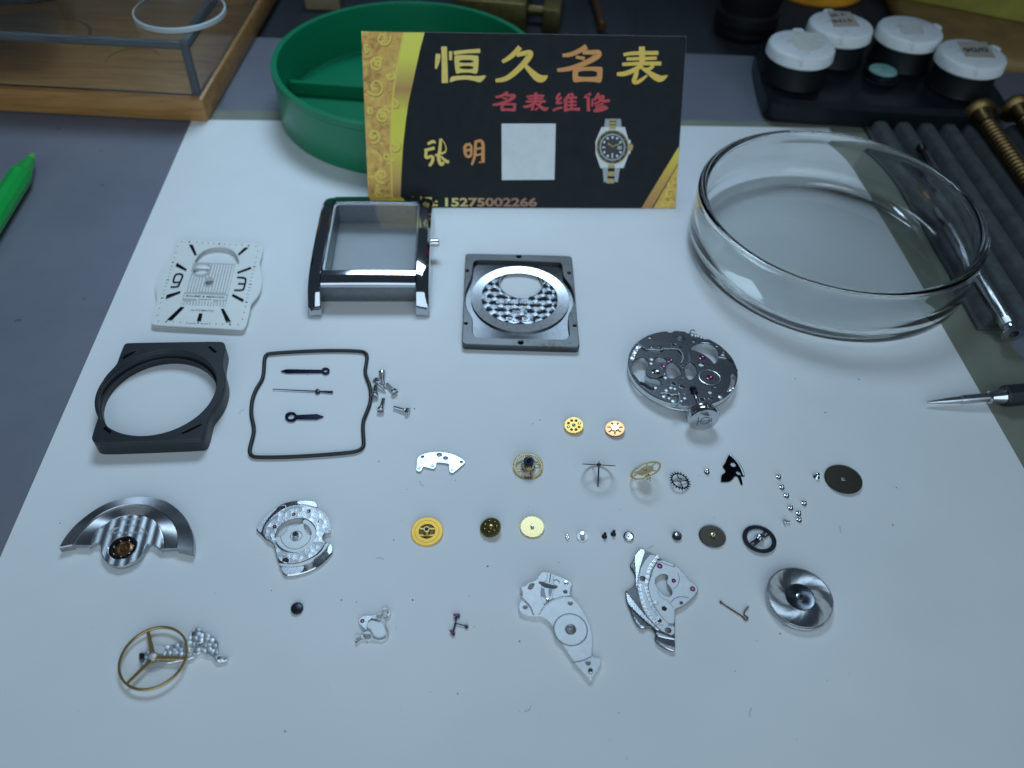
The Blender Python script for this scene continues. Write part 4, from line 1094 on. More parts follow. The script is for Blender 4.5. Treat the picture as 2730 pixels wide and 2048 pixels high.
# ---- case back
ZB = zm(1200, 650, 5.3525)
MB = at(ZB((1000, 780)), 0)
B = Part('caseback', 'square steel case back with a round window and worn pitted rim', 'case back', MB, ZB)
zt = 2.0
outb = [(218, 175), (225, 148), (255, 135), (980, 150), (1690, 168), (1730, 182), (1745, 225), (1790, 800), (1845, 1420), (1848, 1455), (1815, 1478), (1740, 1475), (1000, 1455), (250, 1432), (190, 1425), (168, 1395), (172, 1330), (195, 750)]
hole, rh = B.cr(1010, 572, 296, .9)
rout_c, rout = B.cr(1000, 772, 696, 1.45)
rin_c, rin = B.cr(992, 772, 548, 1.0)
W_l = [(330, 290), (360, 240), (430, 228), (1000, 240), (1540, 262), (1590, 285), (1605, 400), (1620, 480), (1690, 560), (1755, 680), (1770, 830), (1735, 930), (1690, 1010), (1680, 1120), (1705, 1290), (1680, 1345), (1610, 1362), (1000, 1355), (400, 1338), (340, 1315), (320, 1240), (325, 1080), (290, 1000), (240, 930), (215, 800), (225, 680), (270, 570), (315, 470)]
holes_small = [('C', 980, 183, 32, 20), ('C', 1008, 1410, 36, 20), ('C', 243, 382, 22, 16), ('C', 1700, 415, 24, 16), ('C', 225, 1135, 22, 16), ('C', 1778, 1168, 22, 16)]
B.plate('rim', outb, [W_l] + holes_small, .5, zt, K['worn'], .16, 1)
plate('floor', [chaikin(B.pts(outb, zt), 1), ring(rh, 48, *hole)], .05, .85, K['radial'], B.T, .1)
bm = bmesh.new(); ro_, ri_ = ring(rout, 72, *rout_c), ring(rin, 72, *rin_c)
rows = [[bm.verts.new((x, y, z)) for x, y in lp_] for lp_, z in ((ro_, .84), (ro_, 1.45), (ri_, 1.0), (ri_, .84))]
for a_, b_ in zip(rows, rows[1:]):
    for i in range(72): bm.faces.new((a_[i], a_[(i + 1) % 72], b_[(i + 1) % 72], b_[i]))
link('ring', mesh_of(bm), B.T, K['ring_steel'])
plate('window_lip', [ring(rh + .28, 56, *hole), ring(rh, 56, *hole)], .84, 1.02, K['steel'], B.T, .06)
# overlapping grains ground into the centre field
gr = 2.05
rowsN = 0
y = rin_c[1] + rin
k = 0
while y > rin_c[1] - rin:
    x = rin_c[0] - rin - (gr * .9 if k % 2 else 0)
    while x < rin_c[0] + rin + gr:
        bm = bmesh.new(); n = 20
        z0 = .88 + k * .035
        rim = []
        for i in range(n):
            a = 2 * math.pi * i / n; r = gr
            while r > .02:
                px_, py_ = x + r * math.cos(a), y + r * math.sin(a)
                if math.hypot(px_ - rin_c[0], py_ - rin_c[1]) < rin - .02 and math.hypot(px_ - hole[0], py_ - hole[1]) > rh + .36: break
                r -= .06
            rim.append((a, r))
        good = math.hypot(x - rin_c[0], y - rin_c[1]) < rin and math.hypot(x - hole[0], y - hole[1]) > rh + .37
        if good:
            c = bm.verts.new((x, y, z0 + .05))
            vs = [bm.verts.new((x + r * math.cos(a), y + r * math.sin(a), z0 + .05 - .12 * r / gr)) for a, r in rim]
            for i in range(n): bm.faces.new((c, vs[i], vs[(i + 1) % n]))
            link('grain', mesh_of(bm, 80), B.T, K['grain'])
        else: bm.free()
        x += gr * 1.72
    y -= gr * 1.22
    k += 1
def btext(s, a, b, h): return text('engraving', s, B.L.p(ZB(a), 1.32), B.L.p(ZB(b), 1.32), h, 1.32, K['engraving'], B.T, .004, 0, .015)
btext('BAUME & MERCIER', (660, 852), (1300, 862), .85)
btext('GENEVE', (845, 920), (1130, 925), .95)
btext('SWISS', (890, 980), (1100, 985), .85)
btext('PL EF', (800, 1095), (1185, 1098), 1.2)

# ---- black movement holder
ZH = zm(220, 880, 4.6095)
H = Part('movement_holder', 'black plastic movement holder ring with a large round opening', 'holder', at(ZH((960, 800)), 0), ZH)
zt = 4.2
outh = [(500, 200), (520, 165), (570, 155), (1120, 146), (1690, 138), (1735, 150), (1755, 190), (1745, 260), (1722, 380), (1722, 440), (1745, 510), (1762, 600), (1752, 700), (1705, 840), (1630, 950), (1570, 1020), (1550, 1090), (1525, 1200), (1500, 1280), (1475, 1325), (1420, 1343), (800, 1368), (220, 1387), (140, 1375), (110, 1335), (125, 1270), (165, 1140), (196, 1060), (190, 1000), (172, 920), (175, 830), (200, 720), (250, 610), (320, 520), (400, 440), (430, 390), (460, 300)]
hc = [(262, 1010), (240, 990), (212, 930), (212, 840), (240, 730), (320, 600), (440, 480), (590, 370), (760, 280), (930, 225), (1100, 205), (1260, 215), (1420, 265), (1570, 350), (1670, 460), (1715, 560), (1712, 680), (1660, 800), (1560, 930), (1420, 1060), (1240, 1170), (1040, 1250), (850, 1283), (700, 1278), (560, 1240), (430, 1170), (330, 1090)]
pin = H.pts(hc, zt)
ctr = (sum(p[0] for p in pin) / len(pin), sum(p[1] for p in pin) / len(pin))
rr = sum(math.hypot(p[0] - ctr[0], p[1] - ctr[1]) for p in pin) / len(pin)
slots = [[(248, 1195), (275, 1180), (352, 1245), (330, 1280)], [(1440, 1150), (1462, 1165), (1300, 1250), (1225, 1275), (1215, 1255)], [(1535, 200), (1560, 195), (1645, 265), (1622, 280)], [(480, 345), (530, 300), (600, 262), (670, 245), (600, 300), (520, 355)]]
mn = min(math.hypot(p[0] - ctr[0], p[1] - ctr[1]) for p in [H.L.p(ZH(q), zt) for s in slots for q in s])
rr = min(rr, mn - .1)
plate('body', [chaikin(H.pts(outh, zt), 1), ring(rr, 96, *ctr)], .05, 3.5, K['plastic_black'], H.T, .12)
plate('top_face', [chaikin(H.pts(outh, zt), 1), ring(rr, 96, *ctr)] + [H.pts(s, zt) for s in slots], 3.5, zt, K['plastic_black'], H.T, .12)
plate('inner_ledge', [ring(rr - .02, 96, *ctr), ring(rr - .55, 96, *ctr)], .06, 1.9, K['plastic_black'], H.T, .08)

# ---- gasket
ZK = zm(640, 900, 4.6083)
MK_ = at(ZK((860, 800)), 0); LK = Loc(MK_)
gk = [(300, 262), (318, 215), (360, 198), (600, 180), (900, 165), (1200, 160), (1470, 167), (1535, 183), (1564, 225), (1555, 300), (1540, 380), (1537, 440), (1560, 510), (1590, 580), (1605, 660), (1607, 760), (1585, 850), (1545, 950), (1515, 1020), (1508, 1100), (1515, 1220), (1522, 1310), (1505, 1360), (1440, 1400), (1300, 1420), (1000, 1445), (600, 1470), (200, 1475), (140, 1455), (115, 1405), (130, 1320), (165, 1200), (172, 1120), (158, 1040), (140, 970), (137, 880), (150, 760), (190, 650), (240, 570), (275, 510), (290, 440), (296, 350)]
gp = chaikin([LK.p(ZK(p), .45) for p in gk], 2)
o = tube('gasket', [(p[0], p[1], .46) for p in gp], .44, K['rubber'], None, 10, True)
solo(o, 'thin black rubber gasket loop lying round the three hands', 'gasket', MK_)

# ---- hands
def hand(name, label, org, outer, holes, z0, z1, m=None, extra=None):
    P = Part(name, label, 'watch hand', at(ZK(org), 0), ZK, 'the three watch hands inside the gasket')
    P.plate('blade', outer, holes, z0, z1, K[m or 'blue_hand'], .05, 0)
    if extra: extra(P)
    return P
def ringpts(cx, cy, rx, ry, a0, a1, n=18): return [(cx + rx * math.cos(R(a0 + (a1 - a0) * i / n)), cy + ry * math.sin(R(a0 + (a1 - a0) * i / n))) for i in range(n + 1)]
hand('minute_hand', 'longest blued steel hand with a small ring, uppermost in the gasket', (1050, 408), [(497, 410), (570, 387), (1005, 394)] + ringpts(1050, 408, 52, 43, -155, 155) + [(1000, 430), (570, 433)], [('C', 1050, 406, 25, 16)], .12, .42)
hand('hour_hand', 'short blued steel hand with a large ring, lowest in the gasket', (625, 970), [(1026, 966), (940, 998), (700, 996)] + ringpts(625, 970, 75, 58, 22, 338, 26) + [(700, 950), (940, 938)], [('C', 627, 970, 42, 20)], .12, .50)
def sec_extra(P):
    c, r = P.cr(952, 660, 32, .5)
    lathe('hub', [(r, .1), (r, .45), (r * .8, .75), (r * .35, .8), (r * .3, .7), (0, .7)], K['blued'], P.T, 20, Matrix.Translation((c[0], c[1], 0)))
hand('seconds_hand', 'thin blued steel seconds hand with a central hub, middle of the three', (952, 660), [(400, 629), (925, 650), (985, 652), (1140, 653), (1140, 684), (985, 668), (925, 664), (400, 637)], [], .25, .40, None, sec_extra)

# ---- six case screws
def screw_profile(L, r, rh, hh):
    pr = [(0, 0), (r * .7, .02), (r * .9, .15)]
    z = .2
    while z < L - hh - .35: pr += [(r * .82, z), (r, z + .12)]; z += .25
    return pr + [(r * .85, L - hh - .02), (rh * .7, L - hh), (rh, L - hh + .05)], [(rh, L - hh + .06), (rh, L - .12), (rh * .9, L)]
def slotted_head(name, rh, z0, z1, m, parent, slot=.28, depth=.22, M=None):
    """a round head cut across by a slot"""
    bm = bmesh.new()
    plate_bm(bm, [ring(rh, 28)], z0, z1 - depth, .03)
    w = slot / 2
    for s in (-1, 1):
        a = math.asin(w / rh)
        seg = [(rh * math.cos(a + (math.pi - 2 * a) * i / 14), s * rh * math.sin(a + (math.pi - 2 * a) * i / 14)) for i in range(15)]
        plate_bm(bm, [seg], z1 - depth - .001, z1, .06)
    if M is not None: bmesh.ops.transform(bm, matrix=M, verts=bm.verts)
    return link(name, mesh_of(bm), parent, m)
def long_screw(label, head, tail, zh=.78, zta=.55, spin=30):
    a = U(*ZK(tail), zta); b = U(*ZK(head), zh)
    M = mat_from(a, (b - a).normalized(), Vector((0, 0, 1)))
    T = thing('case_screw', label, 'screw', M, 'six long case screws beside the gasket')
    L = (b - a).length + .5
    shaft, _ = screw_profile(L, .42, .78, .8)
    lathe('thread', shaft + [(0, L - .7)], K['steel'], T, 20)
    slotted_head('head', .80, L - .76, L, K['steel_polished'], T, .26, .26, Matrix.Rotation(R(spin), 4, 'Z'))
long_screw('steel case screw at the top of the cluster, head upwards', (1745, 440), (1762, 580), .8, .5, 10)
long_screw('steel case screw crossing over its neighbour in the cluster', (1672, 535), (1785, 645), 1.5, .6, 60)
long_screw('steel case screw at the right of the cluster, head down right', (1895, 665), (1800, 570), .8, .55, 90)
long_screw('steel case screw touching the gasket, head down', (1658, 708), (1668, 580), .8, .5, 40)
long_screw('steel case screw lying alone below the cluster, head down left', (1728, 885), (1765, 752), .8, .5, 100)
long_screw('steel case screw lying apart at the right, head to the right', (2055, 905), (1885, 858), .8, .5, 20)
# ------------------------------------------------------------------ the movement
# ---- main plate, propped up at the near side by its crown
ZM = zm(1640, 850, 5.026)
tc = U(*ZM((915, 655)), 2.6)
sdir = (U(*ZM((1190, 1370)), 3.3) - U(*ZM((1050, 960)), 3.3)); sdir.z = 0; sdir.normalize()
TILT = R(3.0)
nrm = (Vector((0, 0, 1)) * math.cos(TILT) - sdir * math.sin(TILT) * 1.0)
# the near side (towards the crown) is higher: the normal leans away from the crown
MMN = mat_from(Vector((tc.x, tc.y, 2.82)), nrm, Vector((1, 0, 0)))
A = Part('main_plate', 'round grey main plate with openings, jewels and winding crown', 'main plate', MMN, ZM)
rimp = [(178, 620), (300, 330), (520, 200), (700, 158), (1200, 245), (1420, 370), (1590, 560), (1655, 740), (1600, 930), (1450, 1060), (300, 880), (500, 1010)]
lp = A.pts(rimp, 0)
best = None
for r10 in range(110, 150):
    r = r10 / 10
    for ix in range(-12, 13):
        for iy in range(-12, 13):
            e = sum((math.hypot(p[0] - ix * .2, p[1] - iy * .2) - r) ** 2 for p in lp)
            if best is None or e < best[0]: best = (e, r, ix * .2, iy * .2)
_, RP, pcx, pcy = best
print('main plate radius', RP, pcx, pcy, best[0])
circ = []
N = 120
nt = {'a': A.L.p(ZM((740, 165)), 0), 'b': A.L.p(ZM((970, 190)), 0), 'c': A.L.p(ZM((1190, 250)), 0), 'd': A.L.p(ZM((560, 1050)), 0), 'e': A.L.p(ZM((850, 1120)), 0)}
for i in range(N):
    a = 2 * math.pi * i / N
    x, y = pcx + RP * math.cos(a), pcy + RP * math.sin(a)
    r = RP
    for q, w, dpt in ((nt['a'], .8, .6), (nt['b'], .6, .5), (nt['c'], .7, .7), (nt['e'], 1.2, .5)):
        if math.hypot(x - q[0], y - q[1]) < w: r = RP - dpt
    circ.append((pcx + r * math.cos(a), pcy + r * math.sin(a)))
op = {
 'A': [(225, 645), (240, 575), (300, 528), (390, 515), (438, 560), (452, 600), (440, 640), (408, 690), (408, 740), (470, 795), (600, 815), (618, 855), (632, 905), (560, 925), (470, 905), (400, 872), (330, 850), (262, 770), (228, 705)],
 'B': [(512, 545), (560, 515), (640, 520), (702, 550), (680, 585), (650, 602), (610, 622), (560, 620), (530, 585)],
 'C': [(692, 605), (740, 592), (800, 592), (850, 640), (884, 700), (884, 752), (850, 770), (800, 780), (770, 800), (722, 790), (692, 760), (682, 700)],
 'D': [(942, 620), (980, 588), (1030, 588), (1080, 640), (1097, 700), (1085, 760), (1040, 802), (1010, 818), (970, 800), (942, 750), (934, 680)],
 'E': [(1000, 408), (1040, 362), (1120, 327), (1220, 322), (1320, 352), (1380, 420), (1384, 500), (1365, 570), (1326, 608), (1280, 540), (1200, 482), (1100, 432)],
 'F': [(1546, 745), (1580, 722), (1615, 745), (1632, 800), (1612, 868), (1566, 935), (1512, 975), (1486, 980), (1532, 900), (1550, 820)],
 'G': [(812, 262), (830, 235), (880, 228), (925, 250), (930, 285), (895, 300), (840, 290)],
}
holes = [A.pts(chaikin(v, 1), 0) for v in op.values()]
smalls = [(465, 248, 24), (487, 370, 20), (590, 372, 18), (1055, 300, 22), (1362, 360, 24), (1455, 440, 20), (1152, 610, 38)]
plate('plate', [circ] + holes + [A.circ(x, y, r, 0, 14) for x, y, r in smalls], -.35, 0, K['steel_dark'], A.T, .08)
plate('body', [[(pcx + (x - pcx) * .995, pcy + (y - pcy) * .995) for x, y in circ]] + holes, -1.7, -.351, K['bright'], A.T, .05)  # brighter steel puts the paper's reflection into the opening walls' colour
plate('rim_step', [ring(RP - .02, 120, pcx, pcy), ring(RP - .35, 120, pcx, pcy)], -2.1, -1.69, K['steel'], A.T, .08)
def wall(pts, h, w=.22, m='steel', z=0.0, name='wall'):
    p = chaikin(A.pts(pts, z), 2, False)
    return plate(name, [ribbon([(q[0], q[1], w) for q in p])], z - .05, z + h, K[m], A.T, .05)
wall([(400, 430), (480, 415), (600, 432)], .35, .3)
wall([(610, 440), (640, 410), (690, 420), (780, 410), (860, 430), (905, 490), (905, 560), (880, 610)], .4, .35, 'steel_grey')
wall([(1000, 408), (1040, 362), (1120, 325), (1220, 318), (1320, 348), (1384, 420)], .12, .2, 'steel_polished')
wall([(290, 335), (400, 415)], .3, .4)
wall([(225, 560), (250, 470), (300, 400), (330, 370)], .2, .9, 'hammered')
wall([(600, 1010), (690, 1005), (755, 1040), (830, 1020), (868, 1070), (858, 1140), (800, 1180)], .45, .35, 'steel')
wall([(1380, 515), (1480, 530), (1570, 570), (1600, 640), (1640, 720)], .25, .35, 'steel_polished')
wall([(1500, 990), (1590, 935)], .2, .5, 'hammered')
wall([(330, 860), (400, 880), (470, 935), (520, 935)], .25, .7, 'blued')
wall([(240, 745), (330, 860)], .15, .35, 'steel_dark')
# barrel bridge disc: a plain darker field with a circular step and jewel
c, r = A.cr(1270, 785, 140, 0)
lathe('barrel_step', [(r + .16, -.02), (r + .16, .06), (r, .1), (r - .16, .06), (r - .16, -.02)], K['steel'], A.T, 48, Matrix.Translation((c[0], c[1], 0)), closed=True)
c, r = A.cr(1340, 960, 55, 0)
plate('index_arc', [ribbon([(c[0] + r * math.cos(R(t)), c[1] + r * math.sin(R(t)), .12) for t in range(20, 175, 12)])], -.02, .06, K['steel_polished'], A.T, .02)
A.jewel(1165, 515, 40, .02); A.jewel(1270, 785, 42, .02); A.jewel(738, 560, 34, .02, 'ruby'); A.jewel(640, 645, 34, .10, 'ruby_pale')
# balance boss at the left
A.plate('balance_boss', [(405, 720), (420, 670), (470, 645), (560, 640), (640, 660), (665, 720), (640, 770), (560, 790), (470, 780), (420, 760)], [], -.02, .35, K['steel_dark'], .08)
c, r = A.cr(545, 712, 55, .36)
lathe('shock_setting', [(r, .34), (r, .5), (r * .85, .55), (r * .6, .42), (r * .3, .42), (r * .25, .5), (0, .52)], K['steel_polished'], A.T, 28, Matrix.Translation((c[0], c[1], 0)))
for x, y, rr_ in ((487, 555, 26), (480, 610, 24), (645, 745, 26), (672, 800, 26), (540, 935, 24), (745, 935, 26), (798, 948, 22), (683, 970, 26), (930, 1075, 24), (1270, 1000, 28), (1408, 1055, 34), (1440, 495, 24), (780, 1110, 34), (655, 1050, 32), (720, 1075, 20), (885, 1110, 18)):
    A.stud(x, y, rr_, .0, .24, 'bright')
for x, y, rr_ in ((785, 350, 34), (868, 385, 30), (785, 868, 36), (893, 905, 36), (868, 995, 16), (940, 997, 20), (1168, 1080, 38), (1280, 1068, 28), (920, 795, 12), (910, 640, 26)):
    A.sink(x, y, rr_, .0)
A.groove([(820, 860), (960, 870), (1060, 900), (1180, 960), (1300, 990), (1480, 985)], .10, .0, 'hole_shade', 'edge_line')
A.groove([(920, 870), (940, 940)], .15, .05, 'steel_polished', 'spring')
A.groove([(985, 470), (1000, 560), (960, 600)], .14, .03, 'steel', 'edge_line')
# hook of the setting lever spring at the top edge
p = [A.L.p(ZM(q), .1) for q in ((1010, 215), (1000, 180), (1025, 152), (1060, 150), (1062, 165))]
tube('hook_spring', [(q[0], q[1], .12) for q in chaikin(p, 2, False)], .16, K['steel'], A.T, 8)
for x, y in ((1030, 225), (1075, 235), (1110, 240), (1150, 255)): A.stud(x, y, 22, -.05, .3, 'bright')
# winding stem and crown
iv = MMN.inverted()
sp0 = iv @ U(*ZM((1040, 935)), 3.6); sp1 = iv @ U(*ZM((1130, 1165)), 3.3)
cf = U(*ZM((1195, 1365)), 3.6)                    # middle of the crown's face
axis = (sdir * math.cos(TILT) + Vector((0, 0, 1)) * math.sin(TILT)).normalized()
ML = iv @ mat_from(cf, axis, Vector((1, 0, 0)))
stem = lathe('stem', [(0, -10.6), (.35, -10.5), (.35, -7.4), (.6, -7.3), (.6, -6.6), (.5, -6.5), (.55, -3.0), (0, -3.0)], K['steel_polished'], A.T, 20, ML)
lathe('sliding_pinion', [(0, -10.0), (.9, -10.0), (.9, -9.4), (.6, -9.3), (.6, -8.9), (.9, -8.8), (.9, -8.2), (0, -8.2)], K['blued'], stem, 10, ML, 15)
CR = 3.55
crn = lathe('crown', [(0, -3.1), (1.2, -3.1), (1.3, -2.7), (2.9, -2.6), (3.3, -2.3), (3.3, -1.9), (CR - .1, -1.8), (CR, -1.6), (CR, -.5), (CR - .25, -.12), (CR - .6, 0), (0, .12)], K['steel_polished'], A.T, 48, ML)
for i in range(6):
    a = 2 * math.pi * i / 6 + .3
    bm = bmesh.new(); box_bm(bm, (CR - .28, -.55, -1.75), (CR + .06, .55, -.45), ML @ Matrix.Rotation(a, 4, 'Z'), .1)
    link('grip_flat', mesh_of(bm), crn, K['steel'])
# emblem on the crown: a circle crossed by a bar, with a long and a short stem
def crown_mark(loops):
    bm = bmesh.new(); plate_bm(bm, loops, .06, .15, 0)
    bmesh.ops.transform(bm, matrix=ML @ Matrix.Rotation(R(4), 4, 'Z'), verts=bm.verts)
    link('emblem', mesh_of(bm), crn, K['rhodium_line'])
crown_mark([ring(1.15, 36, .15, 0), ring(.98, 36, .15, 0)])
crown_mark([ribbon([(-1.5, 0, .18), (1.3, 0, .18)])]); crown_mark([ribbon([(-1.5, -1.35, .18), (-1.5, 1.35, .18)])]); crown_mark([ribbon([(1.55, -.5, .18), (1.55, .5, .18)])])

# ---- silver train-side plate
ZTB = zm(1080, 1080, 5.2667)
P = Part('jewelled_plate', 'thin bright silver plate with three jewel holes left of the gears', 'plate', at(ZTB((480, 800)), 0), ZTB)
P.plate('plate', [(165, 785), (175, 740), (210, 705), (280, 675), (400, 655), (540, 658), (680, 690), (780, 740), (852, 796), (835, 822), (690, 945), (655, 958), (625, 940), (615, 900), (615, 830), (600, 822), (450, 800), (440, 830), (435, 870), (410, 893), (370, 895), (265, 865), (250, 875), (235, 920), (200, 938), (160, 925), (152, 895), (160, 850)],
        [('C', 480, 698, 35), ('C', 568, 745, 33), ('C', 245, 725, 21), ('C', 790, 798, 21)], .05, .5, simple('bright_rhodium', (.40, .45, .52), 1, .36, .05, .4), .06)
for x, y, rx, m in ((195, 886, 21, 'ruby_pale'), (383, 851, 22, 'ruby_pale'), (655, 911, 14, 'ruby')): P.jewel(x, y, rx, .5, m)

# ---- wheels
def wheel(name, label, z, e, teeth, depth, m, th=.25, zlow=0.0, cat='gear', holes=(), bev=.02, group=None, duty=.5, a0=0.0, cx=True):
    M, r = disc_frame(z, *e, thick=th, zlow=zlow)
    P = Part(name, label, cat, M, z, group)
    hs = [h(r) if callable(h) else h for h in holes]
    outer = gear_loop(r, teeth, depth, duty, a0) if teeth else ring(r, 72)
    plate('rim' if not cx else 'wheel', [outer] + hs, -th, 0, K[m], P.T, bev)
    P.r = r
    return P
def pinion(P, r, n, z0, z1, m, name='pinion', dep=None, parent=None, off=(0, 0)):
    bm = bmesh.new(); plate_bm(bm, [[(x + off[0], y + off[1]) for x, y in gear_loop(r, n, dep or r * .35, .5)]], z0, z1, .03)
    return link(name, mesh_of(bm), parent or P.T, K[m])
def pivot(P, prof, m='steel_polished', name='arbor'):
    return lathe(name, prof, K[m], P.T, 20)
GR = 'loose gears and wheels on the paper'
# centre wheel with tall pinion
P = wheel('centre_gear', 'dull gilt spoked wheel with a tall steel pinion', ZTB, (1727, 855, 212, 189, 8), 84, .22, 'gold_old', .25, .0, holes=[lambda r, k=k: sector(r * .50, r * .82, R(20 + 90 * k), R(110 + 90 * k), .13) for k in range(4)], group=GR)
lathe('hub', [(P.r * .47, -.3), (P.r * .47, .06), (P.r * .40, .15), (0, .15)], K['gold_old'], P.T, 36)
pinion(P, P.r * .42, 14, .15, 1.5, 'steel', dep=.3)
pinion(P, P.r * .34, 14, 1.52, 2.7, 'blued', dep=.25)
lathe('cannon', [(.5, 2.6), (.5, 3.0), (.3, 3.05), (.28, 2.6), (0, 2.6)], K['blued'], P.T, 18)
# gold gear with eight holes
ZGs = zm(1500, 1080, 6.144)
P = wheel('pierced_gear', 'small gold gear pierced by a ring of eight holes', ZGs, (183, 328, 162, 136, 0), 40, .18, 'gold', .55, .1, holes=[ring(.33, 14, 1.28 * math.cos(R(22 + 45 * k)), 1.28 * math.sin(R(22 + 45 * k))) for k in range(8)], group=GR)
lathe('backing', [(0, -.62), (P.r * .78, -.62), (P.r * .78, -.5), (0, -.5)], K['gold_dark'], P.T, 36)
lathe('arbor', [(.38, .0), (.38, .1), (.2, .14), (.1, .05), (0, .05)], K['steel_polished'], P.T, 18)
for k in (0, 4):
    lathe('pin', [(.2, -.5), (.2, -.05), (0, 0)], K['steel_polished'], P.T, 12, Matrix.Translation((1.28 * math.cos(R(22 + 45 * k)), 1.28 * math.sin(R(22 + 45 * k)), 0)))
# copper gear
P = wheel('copper_gear', 'small rose copper gear with radial slots and a bright star hub', ZGs, (857, 380, 164, 130, 0), 44, .18, 'copper', .5, .1, holes=[[(x * math.cos(a) - y * math.sin(a), x * math.sin(a) + y * math.cos(a)) for x, y in ((.95, -.14), (1.75, -.14), (1.75, .14), (.95, .14))] for a in [R(10 + 51.4 * k) for k in range(7)]], group=GR)
lathe('backing', [(0, -.55), (P.r * .85, -.55), (P.r * .85, -.47), (0, -.47)], K['gold_dark'], P.T, 36)
pinion(P, .85, 12, -.02, .35, 'steel_polished', dep=.22)
# wheel standing on its rim and arbor, seen edge on
tipw = U(1291 * 1.2347, 1052 * 1.2347, .02)
vw = ray(1294 * 1.2347, 1010 * 1.2347)
up = cam2world(Vector((.045, -1, 0)))
up = (up - vw * up.dot(vw)).normalized()
Mw = mat_from(Vector((tipw.x, tipw.y, .02)), up, Vector((1, 0, 0)))
T = thing('seconds_gear', 'spoked wheel balanced on its long arbor, seen edge on', 'gear', Mw, GR)
rw = 3.45
plate('wheel', [gear_loop(rw, 70, .15)] + [sector(.9, 2.95, R(90 * k + 20), R(90 * k + 110), .13) for k in range(4)], 4.55, 4.72, K['bronze_dark'], T, .02)
lathe('arbor', [(0, 0), (.12, .05), (.13, 1.2), (.17, 1.3), (.17, 4.4), (.42, 4.42), (.42, 4.95), (.12, 5.0), (.08, 5.4), (0, 5.45)], K['blued'], T, 14)
# tilted fourth wheel
P = wheel('third_gear', 'pale brass spoked wheel propped up at a slant on its pinion', ZGs, (1358, 1068, 272, 118, -24), 76, .16, 'gold_pale', .2, .75, holes=[lambda r, k=k: sector(r * .50, r * .86, R(-10 + 120 * (k // 2) + (42 if k % 2 else -35)), R(-10 + 120 * (k // 2) + (42 if k % 2 else -35) + (78 if not k % 2 else 43)), .12) for k in range(6)], group=GR)
pinion(P, .55, 8, -2.1, -.2, 'steel', dep=.2)
lathe('arbor', [(0, -2.9), (.14, -2.8), (.16, .2), (0, .35)], K['steel'], P.T, 12)
for a in (0, 90): plate('hub_cut_shade', [ribbon([(-.3 * math.cos(R(a + 30)), -.3 * math.sin(R(a + 30)), .18), (.3 * math.cos(R(a + 30)), .3 * math.sin(R(a + 30)), .18)])], -.01, .02 + a * .0001, K['hole_shade'], P.T, 0)
# escape wheel
M, r = disc_frame(ZGs, 1925, 1240, 190, 135, 34, thick=.12, zlow=.25)
P = Part('escape_gear', 'dark escape wheel with hooked teeth and four spokes', 'gear', M, ZGs, GR); P.r = r
lpz = []
for i in range(20):
    a = 2 * math.pi * i / 20; w = 2 * math.pi / 20
    for f, k in ((0, .80), (.12, .84), (.42, 1.0), (.52, 1.0), (.50, .86), (.72, .80)): lpz.append((r * k * math.cos(a + f * w), r * k * math.sin(a + f * w)))
plate('wheel', [lpz] + [sector(.28, r * .70, R(90 * k + 15), R(90 * k + 105), .09) for k in range(4)], -.14, 0, K['blued'], P.T, .02)
pinion(P, .34, 8, -.3, .5, 'steel', dep=.12)
# black curved guard plate
ZBL = zm(1780, 1200, 7.539)
P = Part('guard_plate', 'black curved plate with two openings and a bright curved edge', 'plate', at(ZBL((1300, 380)), 0), ZBL)
P.plate('plate', [(1225, 105), (1250, 85), (1280, 88), (1400, 200), (1500, 340), (1555, 500), (1545, 525), (1460, 515), (1490, 580), (1515, 690), (1478, 695), (1440, 600), (1415, 525), (1350, 515), (1320, 570), (1240, 632), (1080, 638), (1070, 620), (1085, 490), (1140, 470), (1165, 420), (1150, 375), (1100, 335), (1150, 270), (1190, 180)],
        [('C', 1320, 290, 58), [(1362, 450), (1400, 408), (1485, 460), (1482, 490), (1455, 510), (1410, 490)]], .05, .32, simple('mirror_black_steel', (.02, .022, .03), .9, .12, .1, 1), .03)
e_ = chaikin(P.pts([(1245, 95), (1350, 180), (1440, 300), (1500, 420), (1530, 510)], .33), 2, False)
plate('bright_edge', [ribbon([(q[0], q[1], .34) for q in e_])], .33, .42, K['bright'], P.T, .06)
# ratchet wheel
ZSC = zm(2020, 1200, 6.9125)
P = wheel('ratchet_gear', 'dark bronze ratchet wheel with a square hole, furthest right', ZSC, (1583, 528, 338, 250, 24), 66, .22, 'bronze_dark', .3, .05, holes=[[(-.52, -.5), (.5, -.55), (.55, .48), (-.5, .52)]], group=GR)
# lower row of gears
ZY = zm(1070, 1340, 5.2667)
M, r = disc_frame(ZY, 360, 403, 226, 200, -10, thick=.3, zlow=.0)
P = Part('reversing_gear', 'bright yellow gilt gear with a barred dark centre, leftmost of its row', 'gear', M, ZY, GR); P.r = r
plate('wheel', [gear_loop(r, 72, .16), ring(r * .51, 48)], -.3, 0, K['gold_yellow'], P.T, .02)
plate('step', [ring(r * .76, 56), ring(r * .74, 56)], -.02, .006, K['gold_dark'], P.T, 0)
lathe('floor', [(0, -.32), (r * .52, -.32), (r * .52, -.25), (0, -.25)], K['gold_dark'], P.T, 40)
for s in (.2, -.25): plate('bar', [[(-r * .46, s * r - .22), (r * .46, s * r - .12), (r * .46, s * r + .2), (-r * .46, s * r + .1)]], -.24, -.06, K['gold'], P.T, .03)
lathe('tube', [(.62, -.24), (.62, .9), (.55, .95), (.42, .95), (.4, .3), (0, .3)], K['gold_pale'], P.T, 28)
lathe('bore_shade', [(.4, .94), (0, .94)], K['hole_shade'], P.T, 20)
